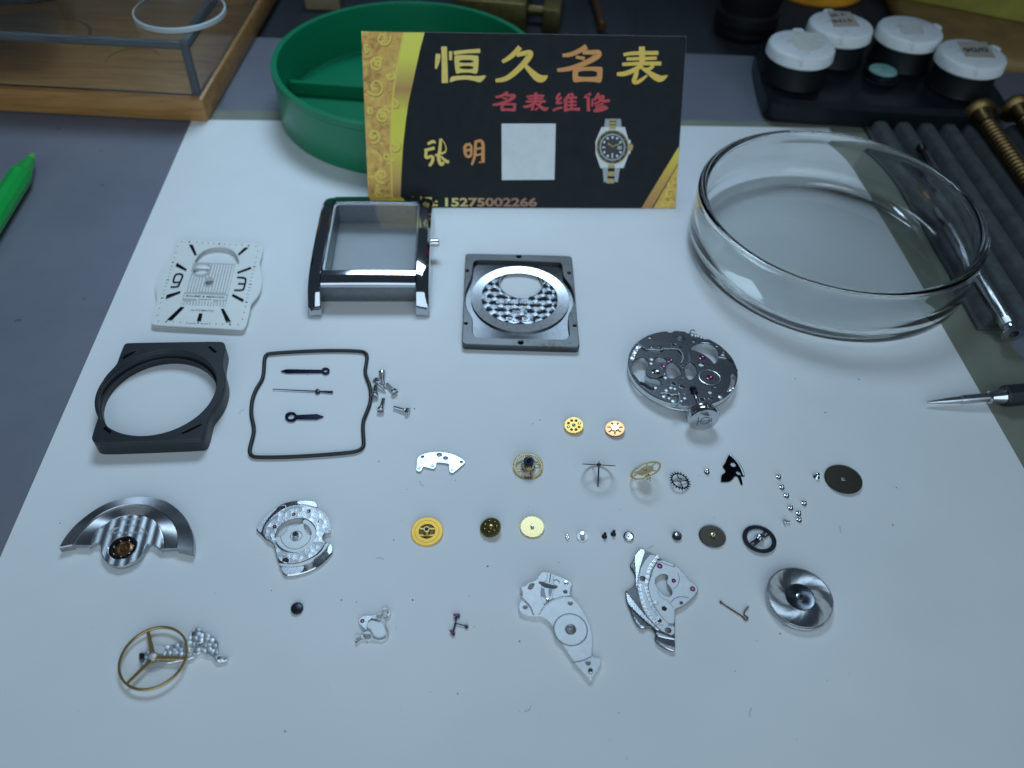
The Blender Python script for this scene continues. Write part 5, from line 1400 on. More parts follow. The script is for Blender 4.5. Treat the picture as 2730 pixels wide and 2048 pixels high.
P = wheel('dark_gear', 'small dark brass gear with bumps, tilted on edge', ZY, (1248, 340, 150, 128, -24), 34, .2, 'gold_dark', .5, .25, group=GR)  # tilted away from the lamp; that dimness is put into its colour
for k in range(7): lathe('boss', [(.3, -.01), (.28, .12), (.15, .2), (0, .2)], K['gold_dark'], P.T, 14, Matrix.Translation((1.25 * math.cos(R(51.4 * k)), 1.25 * math.sin(R(51.4 * k)), 0)))
lathe('arbor', [(.55, 0), (.5, .3), (.3, .4), (0, .42)], K['gold_old'], P.T, 20)
plate('lower_gear', [gear_loop(P.r * .96, 34, .2, .5, .09)], -.85, -.56, K['gold_dark'], P.T, .02)
P = wheel('pale_gear', 'pale gold solid gear with a tiny dark pinion', ZY, (1838, 338, 172, 150, 5), 56, .16, 'gold_pale', .3, .1, group=GR)
pinion(P, .36, 8, 0, .55, 'steel', dep=.12)
plate('lower_gear', [gear_loop(P.r * .97, 56, .16, .5, .05)], -.5, -.31, K['copper'], P.T, .02)
ZPW = zm(1760, 1360, 6.506)
M = at(ZPW((285, 470)), 0)
P = Part('loose_pinion', 'tiny dark steel pinion between the screws and the dark gear', 'pinion', M, ZPW)
pinion(P, .95, 12, .05, .85, 'blued', 'leaves', .3); lathe('collar', [(.42, .85), (.42, .98), (.2, 1.0), (.18, .86), (0, .86)], K['steel'], P.T, 18)
P = wheel('intermediate_gear', 'dark gear with coarse pale teeth and a small bright pinion', ZPW, (908, 446, 236, 192, 18), 40, .34, 'bronze_dark', .25, .05, group=GR, duty=.42)
pinion(P, .52, 10, 0, .5, 'gold_pale', dep=.16); lathe('arbor', [(.25, .5), (.25, .7), (0, .75)], K['steel_polished'], P.T, 16)
M, r = disc_frame(ZPW, 1725, 496, 292, 226, 24, thick=.25, zlow=.1)
P = Part('minute_gear', 'black wheel with paired spokes round a steel pinion', 'gear', M, ZPW, GR); P.r = r
def half(s):
    w = .52
    a = math.asin(w / (r * .74))
    return [(r * .74 * math.cos(a + (math.pi - 2 * a) * i / 16), s * r * .74 * math.sin(a + (math.pi - 2 * a) * i / 16)) for i in range(17)]
rot = lambda l, d: [(x * math.cos(d) - y * math.sin(d), x * math.sin(d) + y * math.cos(d)) for x, y in l]
dd = R(40)
slot = [(r * .42, -.26), (r * .74, -.26), (r * .74, .26), (r * .42, .26)]
plate('wheel', [gear_loop(r, 84, .18), rot(half(1), dd), rot(half(-1), dd), rot(slot, dd), rot([(-x, y) for x, y in slot], dd)], -.25, 0, K['blued'], P.T, .02)
pinion(P, .85, 12, -.02, .55, 'steel_polished', dep=.24); lathe('arbor', [(.4, .55), (.4, 1.1), (.2, 1.15), (0, 1.15)], K['steel_polished'], P.T, 18)

# ---- small screws standing on their heads
SG = 'small movement screws standing on their heads'
def small_screw(label, xy, k=1.0, h=1.0, m='steel_polished', group=SG, lean=0):
    p = U(*xy)
    T = thing('small_screw', label, 'screw', Matrix.Translation((p.x, p.y, 0)) @ Matrix.Rotation(R(lean), 4, 'X') @ Matrix.Rotation(R(random.uniform(0, 90)), 4, 'Z'), group)
    lathe('head', [(0, .01), (.52 * k, .01), (.58 * k, .06), (.58 * k, .22), (.36 * k, .34 * h), (0, .34 * h)], K[m], T, 22)
    pr = [(.30 * k, .34 * h)]
    z = .4 * h
    while z < .95 * h: pr += [(.24 * k, z), (.30 * k, z + .05)]; z += .12
    lathe('shank', pr + [(.2 * k, 1.02 * h), (0, 1.05 * h)], K[m], T, 16)
    return T
ss = [((380, 505), 'topmost of the chain of tiny steel screws near the right edge'), ((440, 700), 'second tiny steel screw down the chain near the right edge'), ((525, 850), 'third tiny steel screw down the chain near the right edge'),
      ((850, 995), 'tiny steel screw standing to the right of the screw chain'), ((600, 1080), 'tiny steel screw left of centre in the lower chain'), ((748, 1180), 'tiny steel screw just above the lowest upright one'), ((757, 1298), 'lowest upright tiny steel screw of the chain')]
for q, lab in ss: small_screw(lab, ZSC(q))
small_screw('larger steel screw with a long tip beside the ratchet wheel', ZSC((1078, 505)), 1.25, 1.35)
small_screw('single tiny steel screw left of the black guard plate', ZBL((785, 455)), 1.05, 1.1)
ZX = zm(1480, 1360, 9.217)
small_screw('tiny bright screw left of the flat headed screw', ZX((300, 680)), .75, 1.0)
T = small_screw('flat wide headed steel screw in the lower row', ZX((665, 665)), 1, 1)
for ch in [x for x in bpy.data.objects if x.parent is T]: bpy.data.objects.remove(ch)
lathe('head', [(0, .02), (1.12, .02), (1.16, .08), (1.16, .26), (1.1, .32), (0, .32)], K['rhodium'], T, 36); lathe('shank', [(.46, .32), (.46, 1.25), (.4, 1.35), (0, 1.37)], K['steel_polished'], T, 24)
small_screw('black screw, left of the dark pair in the lower row', ZX((1210, 660)), .95, 1.35, 'oil_black')
small_screw('black screw, right of the dark pair in the lower row', ZX((1428, 600)), .95, 1.35, 'oil_black')
p = U(*ZX((1800, 670)))
T = thing('cup_screw', 'round dished steel cap with a bright point in the lower row', 'cap', Matrix.Translation((p.x, p.y, 0)))
lathe('cup', [(0, .02), (1.0, .02), (1.08, .1), (1.08, .5), (1.0, .58), (.9, .55), (.75, .42), (0, .38)], K['steel'], T, 32)
lathe('point', [(.2, .38), (.14, .62), (0, .66)], K['steel_polished'], T, 14)
# one lying on its side
a = U(*ZSC((490, 1320)), .45); b = U(*ZSC((580, 1330)), .35)
M = mat_from(a, (b - a).normalized(), Vector((0, 0, 1)))
T = thing('small_screw', 'tiny steel screw lying on its side, lowest of the chain', 'screw', M, 'tiny screw lying down')
lathe('head', [(0, -.1), (.55, -.1), (.58, 0), (.56, .12), (.3, .35), (0, .35)], K['steel'], T, 22); lathe('shank', [(.28, .34), (.28, 1.15), (0, 1.2)], K['steel'], T, 16)

# ---- oscillating weight
ZR_ = zm(140, 1300, 5.53)
P = Part('rotor', 'half round winding rotor with brushed rim and striped centre', 'rotor', at(ZR_((1035, 885)), 0), ZR_)
o_arc = [(90, 888), (135, 800), (200, 700), (300, 580), (400, 485), (600, 332), (800, 222), (1000, 158), (1250, 125), (1450, 132), (1650, 182), (1800, 270), (1950, 420), (2040, 590), (2085, 760), (2070, 952)]
i_arc = [(290, 848), (380, 700), (500, 560), (650, 430), (800, 340), (1000, 265), (1200, 240), (1350, 250), (1500, 290), (1650, 370), (1760, 480), (1830, 620), (1850, 740), (1828, 900)]
p_arc = [(565, 850), (590, 720), (700, 590), (900, 460), (1080, 405), (1250, 400), (1400, 430), (1520, 490), (1600, 600), (1640, 740), (1632, 905)]
low = [(1600, 925), (1545, 880), (1500, 840), (1450, 825), (1400, 840), (1365, 890), (1330, 985), (1250, 1075), (1130, 1140), (980, 1175), (870, 1150), (770, 1080), (720, 990), (720, 880), (700, 825), (640, 812), (590, 838), (530, 882)]
def zz(pts, z): return P.pts(chaikin(pts, 2, False), z)
plate('weight', [zz(o_arc, 1.9) + zz(i_arc, 1.9)[::-1]], .15, 1.9, K['sunburst'], P.T, .12)
plate('web', [zz(i_arc, 1.55) + zz(p_arc, 1.55)[::-1]], .5, 1.55, K['spiral'], P.T, .05)
bc, br_ = P.cr(1035, 885, 205, 1.4)
bm = bmesh.new(); plate_bm(bm, [zz(p_arc, 1.38) + zz(low, 1.38), ring(br_ * .98, 48, *bc)], .45, 1.38, .05)
bmesh.ops.remove_doubles(bm, verts=bm.verts, dist=2e-4)
s0, s1 = P.L.p(ZR_((760, 1000)), 1.38), P.L.p(ZR_((930, 450)), 1.38)
sd = Vector((s1[0] - s0[0], s1[1] - s0[1], 0)).normalized(); su = Vector((sd.y, -sd.x, 0))
SW = 1.95
for k in range(-14, 15):
    for f in (0.0, .12, .25, .4, .55, .7, .85):
        g_ = list(bm.verts) + list(bm.edges) + list(bm.faces)
        bmesh.ops.bisect_plane(bm, geom=g_, dist=1e-4, plane_co=su * (SW * (k + f)), plane_no=su)
for v in bm.verts:
    if v.co.z > 1.2:
        t = (v.co.dot(su) / SW) % 1.0
        if t > .9995: t = 0.0
        v.co.z += .062 * (1 - math.cos(2 * math.pi * (t ** .8)))
link('striped_panel', mesh_of(bm, 50), P.T, K['stripes'])
lathe('bearing_ring', [(br_, .2), (br_, 1.25), (br_ * .95, 1.3), (br_ * .72, 1.2), (br_ * .70, .4)], K['oil_black'], P.T, 44, Matrix.Translation((bc[0], bc[1], 0)))
lathe('bearing_core', [(br_ * .68, .5), (br_ * .66, 1.0), (br_ * .5, 1.18), (br_ * .45, .95), (br_ * .25, .9), (br_ * .22, 1.15), (br_ * .1, 1.2), (0, 1.1)], simple('brown_bearing', (.26, .13, .06), .9, .3, .2, 2), P.T, 40, Matrix.Translation((bc[0], bc[1], 0)))
for k in range(7):
    a = R(51.4 * k + 20)
    bm = bmesh.new(); bmesh.ops.create_icosphere(bm, subdivisions=2, radius=.2); bmesh.ops.translate(bm, vec=(bc[0] + br_ * .70 * math.cos(a), bc[1] + br_ * .70 * math.sin(a), 1.14), verts=bm.verts)
    link('bearing_ball', mesh_of(bm, 80), P.T, K['steel_polished'])
def rtext(s, a, b, h): return text('engraving', s, P.L.p(ZR_(a), 1.39), P.L.p(ZR_(b), 1.39), h, 1.57, K['engraving'], P.T, .0, 0, .012)
rtext('TWENTY-ONE', (985, 490), (1335, 490), .5)
rtext('JEWELS', (1040, 580), (1290, 580), .5)
rtext('BAUME & MERCIER', (850, 690), (1360, 690), .55)
plates('arc_line', [[ribbon([(q[0], q[1], .10) for q in zz([(800, 680), (880, 620), (980, 590)], 1.39)])], [ribbon([(q[0], q[1], .10) for q in zz([(1310, 600), (1380, 650), (1405, 700)], 1.39)])]], 1.37, 1.585, K['engraving'], P.T)

# ---- automatic bridge
ZA = zm(660, 1310, 6.635)
P = Part('automatic_bridge', 'silver round bridge with circular graining and a central tube', 'bridge', at(ZA((860, 790)), 0), ZA)
outa = [(150, 650), (230, 520), (370, 400), (500, 290), (620, 210), (760, 170), (900, 155), (1080, 160), (1190, 175), (1220, 220), (1245, 300), (1330, 355), (1420, 455), (1465, 560), (1482, 720), (1430, 725), (1370, 745), (1335, 790), (1335, 850), (1370, 890), (1450, 905), (1490, 960), (1518, 1060), (1450, 1150), (1300, 1300), (1100, 1410), (900, 1470), (750, 1490), (640, 1482), (600, 1400), (560, 1290), (520, 1180), (490, 1050), (460, 950), (430, 900), (340, 860), (290, 820), (230, 750), (155, 692)]
cres = [(490, 790), (510, 690), (560, 600), (650, 520), (760, 470), (880, 455), (985, 480), (960, 545), (930, 590), (850, 612), (740, 615), (715, 645), (700, 690), (660, 750), (590, 800), (540, 820), (488, 822)]
cres2 = [(988, 565), (1060, 600), (1110, 660), (1138, 740), (1115, 788), (1060, 750), (1010, 690), (992, 620)]
P.plate('flange', outa, [cres, cres2, ('C', 1085, 1310, 74), ], .05, .75, K['steel_polished'], .16)
ringo = [(285, 700), (330, 580), (420, 460), (540, 360), (680, 280), (850, 240), (1040, 240), (1200, 280), (1320, 360), (1400, 460), (1440, 580), (1450, 715), (1410, 722), (1360, 745), (1325, 790), (1325, 850), (1360, 895), (1380, 905), (1320, 1010), (1200, 1130), (1020, 1215), (860, 1265), (700, 1275), (540, 1215), (500, 1050), (470, 950), (440, 895), (340, 850), (300, 800)]
P.plate('grained_ring', ringo, [('C', 850, 772, 362, 40), ('C', 680, 1215, 66)], .75, 1.05, K['perlage'], .06)
P.plate('outer_track', [(1240, 300), (1330, 355), (1420, 455), (1465, 560), (1480, 715), (1440, 715), (1425, 580), (1380, 460), (1290, 360), (1160, 285), (1000, 250), (880, 245), (890, 232), (1040, 232)], [], .76, 1.12, K['rhodium'], .04)
P.plate('lower_track', [(1375, 910), (1450, 908), (1430, 960), (1330, 1080), (1180, 1190), (1160, 1240), (1000, 1300), (850, 1325), (680, 1330), (560, 1305), (545, 1265), (700, 1290), (860, 1280), (1030, 1235), (1210, 1145), (1320, 1040)], [], .76, 1.0, K['rhodium'], .06)
hubc, hubr = P.cr(850, 790, 360, 1.0)
P.plate('hub_plate', [(490, 815), (590, 800), (655, 755), (700, 690), (715, 640), (740, 612), (850, 608), (930, 588), (980, 560), (995, 620), (1015, 690), (1060, 752), (1120, 790), (1135, 745), (1110, 660), (1060, 600), (985, 560), (970, 545), (1010, 485), (1100, 530), (1180, 620), (1215, 720), (1200, 850), (1130, 970), (1010, 1050), (860, 1085), (700, 1060), (570, 980), (500, 890)], [], .1, .98, K['rhodium'], .05, 1)
P.groove([(585, 800), (600, 880), (660, 960), (740, 1010), (830, 1025), (930, 1010), (1030, 950), (1095, 870), (1120, 800)], .14, .985)
c, r = P.cr(860, 790, 108, 1.0)
plate('groove', [ring(r, 40, *c), ring(r - .14, 40, *c)], .96, .99, K['rhodium_line'], P.T, 0)
c, r = P.cr(855, 790, 56, 1.0)
lathe('centre_tube', [(r * 1.05, .95), (r, 1.6), (r * .9, 1.75), (r * .62, 1.75), (r * .6, 1.2), (0, 1.2)], K['steel_polished'], P.T, 28, Matrix.Translation((c[0], c[1], 0)))
lathe('bore_shade', [(r * .61, 1.74), (0, 1.74)], K['hole_shade'], P.T, 20, Matrix.Translation((c[0], c[1], 0)))
for q in ([(155, 650), (230, 525), (370, 405), (500, 295), (545, 285), (400, 430), (290, 580), (240, 740), (200, 715)], [(880, 165), (1080, 164), (1188, 180), (1216, 222), (1235, 285), (1150, 262), (1000, 225), (880, 228)], [(575, 1330), (700, 1345), (850, 1340), (1000, 1312), (995, 1390), (900, 1455), (750, 1478), (648, 1470)], [(1455, 915), (1490, 965), (1512, 1058), (1440, 1125), (1400, 1050)]):
    P.plate('polished_claw', q, [], .74, .86, K['mirror'], .04)
for x, y, rx in ((480, 628, 33), (815, 405, 31), (1082, 348, 33)): P.jewel(x, y, rx, 1.06)
P.sink(680, 1225, 58, 1.02); P.sink(1258, 535, 16, 1.05)
P.sink(625, 290, 50, .78)
for q, m in (([(300, 760), (310, 650), (380, 540), (480, 470), (540, 430)], 'steel_grey'), ([(640, 370), (720, 310), (850, 275), (980, 285)], 'steel_grey')): P.groove(q, .5, 1.06, m, 'recess')

# ---- barrel bridge
ZBB = zm(1340, 1480, 4.483)
P = Part('barrel_bridge', 'frosted silver curved bridge with a large circle and pointed foot', 'bridge', at(ZBB((800, 880)), 0), ZBB)
outbb = [(470, 195), (545, 200), (610, 225), (720, 265), (800, 305), (848, 345), (818, 400), (810, 470), (832, 505), (900, 570), (980, 690), (1050, 840), (1082, 980), (1075, 1120), (1062, 1215), (1170, 1222), (1192, 1260), (1160, 1340), (1100, 1440), (1062, 1498), (1030, 1492), (950, 1400), (840, 1270), (760, 1140), (700, 1060), (650, 1000), (620, 920), (590, 840), (530, 780), (460, 735), (420, 725), (370, 728), (280, 715), (210, 690), (188, 640), (195, 580), (220, 520), (235, 450), (203, 400), (220, 370), (270, 365), (300, 320), (400, 300), (430, 240)]
hs = [('C', 270, 620, 25, 20), ('C', 808, 575, 24, 20), ('C', 812, 890, 50, 28), ('C', 1020, 1287, 28, 20), ('C', 750, 437, 25, 20), [(300, 390), (330, 335), (370, 330), (382, 355), (350, 410), (310, 412)]]
P.plate('plate', outbb, hs, .05, 1.0, K['rhodium'], .14)
blk = [(470, 200), (540, 205), (520, 320), (440, 315), (430, 335), (470, 350), (450, 480), (480, 560), (505, 590), (445, 690), (425, 715), (370, 715), (350, 640), (290, 560), (232, 510), (245, 450), (215, 400), (225, 378), (275, 370), (305, 325), (402, 305), (435, 245)]
P.plate('raised_block', blk, hs[5:], 1.0, 1.22, K['rhodium'], .06)
P.plate('raised_block', [(610, 232), (720, 272), (800, 312), (838, 345), (808, 400), (800, 465), (810, 480), (700, 490), (600, 525), (590, 500), (615, 400), (650, 395), (655, 370), (605, 350)], [hs[4]], 1.0, 1.18, K['rhodium'], .06)
P.groove([(430, 700), (470, 620), (540, 560), (620, 515), (720, 485), (832, 490)], .30, 1.01)
P.groove([(445, 715), (500, 620), (590, 550), (700, 510), (835, 505)], .12, 1.01, 'steel_grey')
cc, rr_ = P.cr(812, 890, 208, 1.0)
plate('circle_step', [ring(rr_, 64, *cc), ring(rr_ - .22, 64, *cc)], .985, 1.012, K['rhodium_line'], P.T, 0)
plate('circle_field', [ring(rr_ - .24, 64, *cc), P.circ(812, 890, 50, 1.0, 28)], .985, 1.06, K['rhodium'], P.T, .03)
c, r = P.cr(812, 890, 66, 1.0)
lathe('centre_bush', [(r, 1.05), (r, 1.14), (r * .9, 1.17), (r * .78, 1.1), (r * .74, .4)], K['steel_grey'], P.T, 32, Matrix.Translation((c[0], c[1], 0)))
P.groove([(835, 1280), (920, 1272), (1000, 1245), (1062, 1212)], .2, 1.01); P.groove([(225, 515), (290, 560), (345, 630), (365, 715)], .14, 1.23)
P.groove([(545, 215), (530, 320)], .35, 1.02, 'steel_grey', 'channel'); P.groove([(600, 232), (590, 340)], .30, 1.02, 'steel_grey', 'channel'); P.groove([(575, 225), (560, 330)], .16, 1.03, 'hole_shade', 'channel')
P.plate('slot', [(428, 322), (450, 315), (655, 372), (648, 398), (520, 375), (432, 342)], [], .98, 1.235, simple('slot_shade_dark', (.05, .055, .06), .4, .45), .02, 0)  # raised dark plate, the slot's shade put into its colour
P.plate('slot', [(455, 390), (600, 400), (575, 490), (520, 520), (445, 480)], [], .98, 1.05, simple('slot_shade_grey', (.16, .17, .18), .7, .4), .02, 0)  # grey plate painting the shade of the shallower slot
P.plate('click', [(490, 385), (560, 395), (545, 440), (565, 500), (550, 550), (520, 555), (510, 480)], [], 1.05, 1.2, K['rhodium'], .05, 1)
for x, y, rx in ((758, 338, 27), (1050, 1385, 30), (535, 540, 18)): P.stud(x, y, rx, 1.02, .35)
P.sink(245, 408, 20, 1.0); P.sink(270, 472, 14, 1.0)
P.groove([(612, 305), (648, 290), (685, 325)], .25, 1.19, 'rhodium_line', 'mark')

# ---- train bridge with its scalloped edge
ZTR = zm(1640, 1430, 4.881)
P = Part('train_bridge', 'silver bridge with purple jewels, scalloped arc and polished claws', 'bridge', at(ZTR((600, 700)), 0), ZTR)
outt = [(350, 145), (400, 185), (470, 212), (580, 285), (770, 365), (870, 450), (960, 560), (1060, 640), (1087, 690), (1070, 732), (1000, 810), (880, 905), (785, 940), (780, 1000), (778, 1330), (785, 1470), (760, 1497), (640, 1450), (530, 1370), (515, 1330), (530, 1280), (518, 1222), (450, 1180), (380, 1195), (330, 1190), (280, 1140), (210, 1010), (205, 960), (150, 860), (130, 712), (165, 705), (245, 645), (268, 540), (240, 440), (185, 390), (245, 290), (250, 250), (290, 190)]
bean = [(520, 545), (580, 495), (650, 475), (690, 510), (690, 550), (665, 592), (720, 660), (748, 712), (740, 762), (710, 790), (650, 780), (590, 730), (540, 660), (516, 600)]
P.plate('flange', outt, [bean, ('C', 358, 548, 40), ('C', 690, 1222, 42)], .05, .7, K['steel_dark'], .12)
sc_band = [(470, 222), (575, 290), (480, 420), (450, 540), (420, 640), (440, 760), (500, 900), (600, 1050), (700, 1140), (772, 1150), (772, 1300), (620, 1240), (560, 1190), (420, 1050), (330, 880), (295, 700), (300, 560), (340, 400), (400, 300)]
P.plate('scalloped_band', sc_band, [('C', 358, 548, 40), ('C', 690, 1222, 42)], .7, .9, K['rhodium'], .04)
top = [(580, 290), (770, 368), (868, 452), (955, 562), (1055, 642), (1080, 690), (1062, 730), (998, 805), (878, 900), (782, 935), (776, 1000), (774, 1140), (700, 1135), (605, 1045), (510, 900), (445, 755), (430, 640), (462, 540), (490, 420)]
P.plate('top_plate', top, [bean], .7, 1.15, K['rhodium'], .07)
sm = None
arc1 = [(545, 270), (510, 318), (472, 365), (450, 410), (432, 455), (418, 520), (410, 590)]; arc2 = [(320, 640), (322, 690), (335, 745), (350, 795), (362, 850), (385, 900), (410, 950), (438, 1000), (468, 1045), (500, 1085), (545, 1130), (592, 1150)]
arc3 = [(400, 670), (412, 715), (428, 762), (445, 825), (470, 885), (505, 945), (545, 1000)]
for arc, side in ((arc1, 1), (arc2, -1), (arc3, 1)):
    ap = [P.L.p(ZTR(q), .9) for q in arc]
    for i, c in enumerate(ap):
        if sm is None:
            bm = bmesh.new(); plate_bm(bm, [[(-.48, -.30), (.48, -.30), (.12, .42), (-.12, .42)]], 0, .09, .05); sm = mesh_of(bm); sm.materials.append(K['mirror'])
        a_, b_ = ap[max(0, i - 1)], ap[min(len(ap) - 1, i + 1)]
        o = link('scallop', sm, P.T); o.location = (c[0] * MM, c[1] * MM, .895 * MM)
        o.rotation_euler = (0, 0, math.atan2(b_[1] - a_[1], b_[0] - a_[0]) + (math.pi if side < 0 else 0))
for q in ([(350, 150), (398, 188), (350, 330), (310, 470), (290, 600), (292, 700), (275, 690), (262, 560), (265, 470), (248, 300), (255, 250), (295, 190)], [(135, 712), (180, 760), (260, 860), (380, 1010), (500, 1140), (580, 1218), (540, 1215), (400, 1110), (280, 1000), (200, 915), (155, 860)], [(525, 1235), (620, 1270), (780, 1330), (775, 1345), (640, 1320), (535, 1290)], [(520, 1340), (640, 1400), (785, 1440), (780, 1480), (755, 1494), (640, 1445), (535, 1370)], [(215, 1010), (270, 1060), (330, 1150), (400, 1165), (380, 1192), (332, 1188), (282, 1138)]):
    P.plate('polished_claw', q, [], .7, .98, K['mirror'], .1)
for x, y, rx in ((580, 387, 34), (1008, 684, 32)): P.jewel(x, y, rx, 1.16, 'ruby_pale')
for x, y, rx in ((762, 578, 26), (860, 868, 21)): P.jewel(x, y, rx, 1.16, 'ruby')
for x, y, rx in ((540, 870, 22), (580, 1095, 24)): P.sink(x, y, rx, 1.12 if x < 560 else .92)
P.plate('square_hole_shade', [(605, 920), (640, 905), (680, 940), (655, 975), (610, 960)], [], 1.14, 1.165, K['hole_shade'], 0, 0)  # solid black plate, painted as the shaded inside of a hole
P.groove([(470, 525), (485, 440), (540, 350), (600, 335), (660, 365), (760, 400)], .12, 1.155); P.groove([(775, 370), (760, 405)], .2, 1.155); P.groove([(720, 860), (780, 800), (860, 780), (960, 800)], .14, 1.155); P.groove([(690, 1145), (772, 1140)], .2, 1.155); P.groove([(820, 480), (840, 560), (810, 650), (755, 685)], .1, 1.155, 'steel_polished'); P.groove([(545, 700), (590, 800), (680, 830), (760, 930)], .08, 1.155)

# ---- mainspring barrel
ZBR = zm(1890, 1480, 6.144)
M, r = disc_frame(ZBR, 1495, 690, 545, 462, 33, thick=1.5, zlow=.02)
P = Part('mainspring_barrel', 'thick steel barrel with a spiral brushed face and toothed rim', 'barrel', M, ZBR)
plate('drum', [ring(r * .985, 72)], -1.45, -.5, K['steel'], P.T, .1)
plate('toothed_rim', [gear_loop(r, 96, .22)], -.5, -.06, K['steel_polished'], P.T, .03)
plate('face', [ring(r * .955, 72), ring(r * .42, 48)], -.12, 0, K['vortex'], P.T, .05)
lathe('centre_field', [(r * .45, -.02), (r * .43, .06), (r * .40, -.03), (r * .12, -.06)], simple('dark_sunburst', (.20, .22, .25), 1, .3, .1, .7, aniso=.8), P.T, 48)
lathe('arbor', [(r * .13, -.07), (r * .12, .15), (r * .09, .2), (r * .04, .2), (r * .035, -.02), (0, -.02)], K['steel'], P.T, 24)
bm = bmesh.new(); box_bm(bm, (-.3, -.3, .15), (.3, .3, .42), None, .04); link('arbor_square', mesh_of(bm), P.T, K['blued'])

# ---- click spring
p = [ZBR(q) for q in ((195, 775), (380, 900), (555, 1008), (575, 1045), (595, 1072), (625, 1065), (640, 1035), (618, 1010), (590, 1000), (572, 985), (575, 935), (605, 890), (650, 848))]
MK2 = at(ZBR((590, 1040)), 0); LK2 = Loc(MK2)
pp = chaikin([LK2.p(q, .2) for q in p], 2, False)
T = thing('click_spring', 'thin bent reddish wire spring with a loop beside the barrel', 'spring', MK2)
tube('wire', [(q[0], q[1], .2 + .12 * i / len(pp)) for i, q in enumerate(pp)], .13, simple('rusty_wire', (.17, .09, .07), .8, .4, .2, 1), T, 8)
bm = bmesh.new(); bmesh.ops.create_icosphere(bm, subdivisions=2, radius=.26); bmesh.ops.translate(bm, vec=(pp[0][0], pp[0][1], .24), verts=bm.verts); link('bent_tip', mesh_of(bm, 80), T, simple('rusty_tip', (.17, .07, .06), .8, .4))

# ---- small pieces of the front row
ZP = zm(740, 1580, 3.95)
p = U(*ZP((208, 176)), 0)
T = thing('cap_jewel_setting', 'small shiny black cap below the round bridge', 'cap', Matrix.Translation((p.x, p.y, 0)))
lathe('rim', [(0, .02), (1.05, .02), (1.12, .1), (1.12, .55), (1.04, .66), (.92, .66), (.88, .58)], K['oil_black'], T, 36); lathe('face', [(.9, .58), (.5, .64), (0, .66)], K['blued'], T, 32)
P = Part('pallet_bridge', 'small silver pallet bridge with a violet jewel and curved arm', 'bridge', at(ZP((1000, 340)), 0), ZP)
P.plate('plate', [(1125, 148), (1170, 165), (1198, 200), (1190, 245), (1140, 282), (1135, 330), (1160, 380), (1176, 430), (1165, 465), (1130, 495), (1080, 508), (1030, 498), (990, 485), (950, 502), (900, 492), (850, 522), (830, 548), (810, 522), (822, 472), (860, 452), (900, 438), (912, 400), (895, 365), (860, 335), (846, 295), (870, 255), (910, 242), (990, 238), (1040, 225), (1090, 210), (1095, 175)],
        [[(945, 362), (960, 312), (1000, 296), (1040, 312), (1080, 316), (1110, 345), (1125, 395), (1138, 430), (1110, 460), (1060, 468), (1030, 460), (1005, 420), (985, 378)], ('C', 1133, 203, 34), ('C', 1065, 247, 24), ('C', 940, 445, 36), ('C', 850, 475, 25)], .05, .6, K['rhodium'], .1)
P.plate('jewel_pad', [(852, 295), (872, 258), (912, 246), (990, 242), (992, 270), (955, 300), (940, 360), (940, 385), (925, 390), (895, 360), (862, 332)], [], .6, .72, K['mirror'], .04)
P.jewel(893, 298, 21, .73)
MF = at(ZP((1875, 330)), 0); LF = Loc(MF)
T = thing('pallet_fork', 'tiny dark pallet fork with two pink jewel stones', 'pallet fork', MF)
f1 = [LF.p(ZP(q), .35) for q in ((1885, 232), (1880, 270), (1872, 320), (1862, 370), (1842, 425))]; f2 = [LF.p(ZP(q), .35) for q in ((1872, 325), (1910, 332), (1950, 345), (1990, 355))]
tube('arms', [(q[0], q[1], .35) for q in chaikin(f1, 2, False)], .17, K['blued'], T, 8, False, .8); tube('lever', [(q[0], q[1], .35) for q in chaikin(f2, 2, False)], .13, K['blued'], T, 8, False, .8)
e = LF.p(ZP((1990, 356)), .35); lathe('horn', [(0, .1), (.34, .1), (.38, .2), (.3, .5), (0, .52)], K['blued'], T, 12, Matrix.Translation((e[0], e[1], 0)))
for a, b in (((1850, 236), (1905, 240)), ((1815, 398), (1852, 428))):
    a_, b_ = LF.p(ZP(a), .5), LF.p(ZP(b), .5)
    plate('pallet_stone', [ribbon([(a_[0], a_[1], .34), (b_[0], b_[1], .5)])], .28, .66, K['ruby_pale'], T, .04)
    lathe('seat', [(0, .08), (.33, .08), (.33, .6), (0, .62)], K['blued'], T, 14, Matrix.Translation((b_[0], b_[1], 0)))
h_ = LF.p(ZP((1872, 322)), .35); lathe('arbor', [(0, 0), (.1, .02), (.1, .95), (0, 1.0)], K['steel'], T, 10, Matrix.Translation((h_[0], h_[1], 0)))

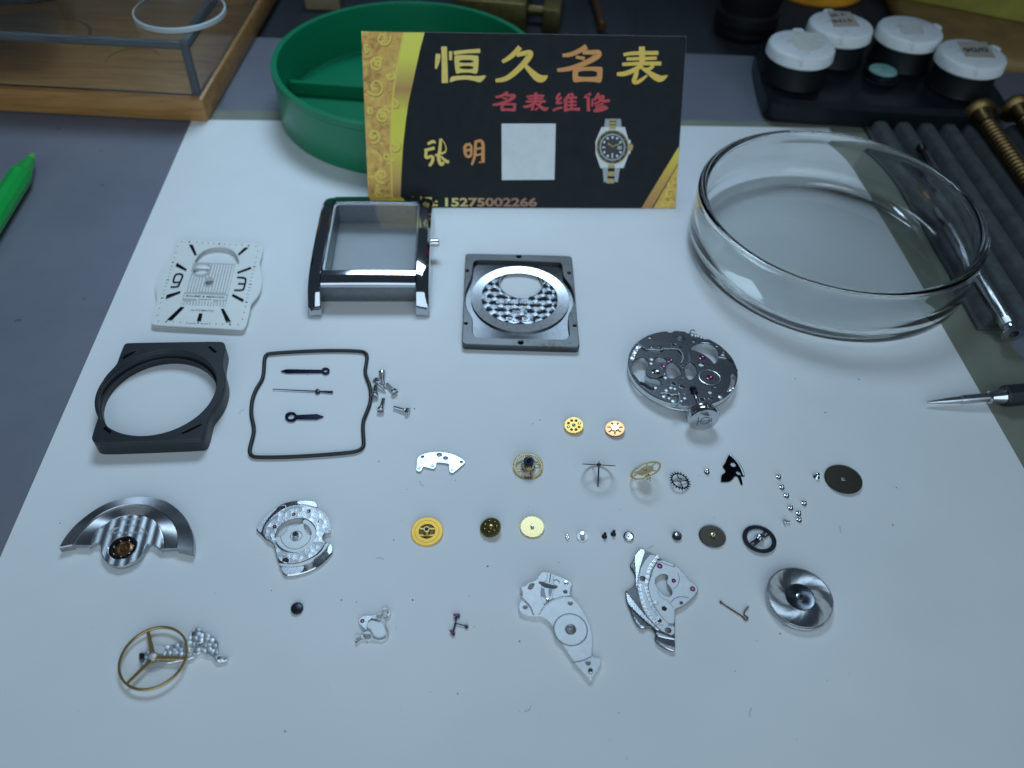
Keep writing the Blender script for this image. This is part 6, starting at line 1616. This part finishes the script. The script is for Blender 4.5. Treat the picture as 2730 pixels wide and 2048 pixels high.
# ---- balance wheel on its cock
ZBA = zm(300, 1640, 6.506)
P = Part('balance_cock', 'stippled silver balance cock lying under the gold balance wheel', 'balance cock', at(ZBA((1500, 500)), 0), ZBA)
cock = [(1430, 205), (1520, 235), (1600, 285), (1700, 330), (1790, 400), (1840, 480), (1815, 560), (1840, 660), (1880, 710), (1995, 735), (2005, 780), (1880, 815), (1790, 810), (1740, 720), (1680, 690), (1620, 690), (1570, 660), (1500, 655), (1440, 690), (1400, 740), (1300, 770), (1100, 810), (950, 840), (860, 830), (720, 800), (600, 830), (520, 850), (450, 800), (450, 690), (520, 650), (640, 620), (700, 530), (900, 520), (960, 530), (1100, 490), (1220, 480), (1290, 470), (1310, 370), (1370, 270)]
P.plate('plate', cock, [('C', 1540, 512, 42), ('C', 1850, 735, 30, 16)], .05, .85, K['hammered'], .12)
P.sink(1415, 325, 36, .86); P.stud(1415, 325, 20, .86, .3)
P.plate('regulator', [(450, 690), (470, 650), (540, 650), (560, 690), (545, 760), (480, 770)], [], .85, 1.4, K['blued'], .06)
P.plate('shock_plate', [(700, 530), (900, 525), (910, 620), (830, 680), (720, 650)], [], .85, 1.0, K['rhodium'], .05)
M, r = disc_frame(ZBA, 710, 738, 585, 490, -36, thick=.0, zlow=1.0)
P = Part('watch_balance', 'gold three spoked balance wheel resting on its silver cock', 'balance wheel', M, ZBA)
plate('rim', [ring(r, 96), ring(r - .42, 96)], -.28, .22, K['gold_old'], P.T, .06)
def spoke(a_px):
    q = P.L.p(ZBA(a_px), 0); L2 = math.hypot(*q); a = math.atan2(q[1], q[0])
    pl = plate('spoke', [[(x * math.cos(a) - y * math.sin(a), x * math.sin(a) + y * math.cos(a)) for x, y in ((.5, -.42), (r - .3, -.30), (r - .3, .30), (.5, .42))]], -.18, .1, K['gold_old'], P.T, .1)
for q in ((615, 290), (1215, 750), (330, 1110)): spoke(q)
lathe('hub', [(0, -.6), (.75, -.6), (.75, .18), (.68, .28), (.45, .3), (.4, .2), (0, .2)], K['gold_old'], P.T, 28)
lathe('roller', [(.62, .28), (.6, .5), (.3, .55), (.12, .6), (.1, 1.1), (0, 1.15)], K['rhodium'], P.T, 24)
lathe('staff', [(.12, -1.4), (.14, -.6), (0, -.6)], K['steel'], P.T, 10)
bm = bmesh.new()
sp = [(rr2 * math.cos(t), rr2 * math.sin(t), -.75) for t, rr2 in [(i * .25, .7 + i * .016) for i in range(110)]]
tube_bm(bm, sp, .035, 5); link('hairspring', mesh_of(bm, 60), P.T, K['blue_hand'])
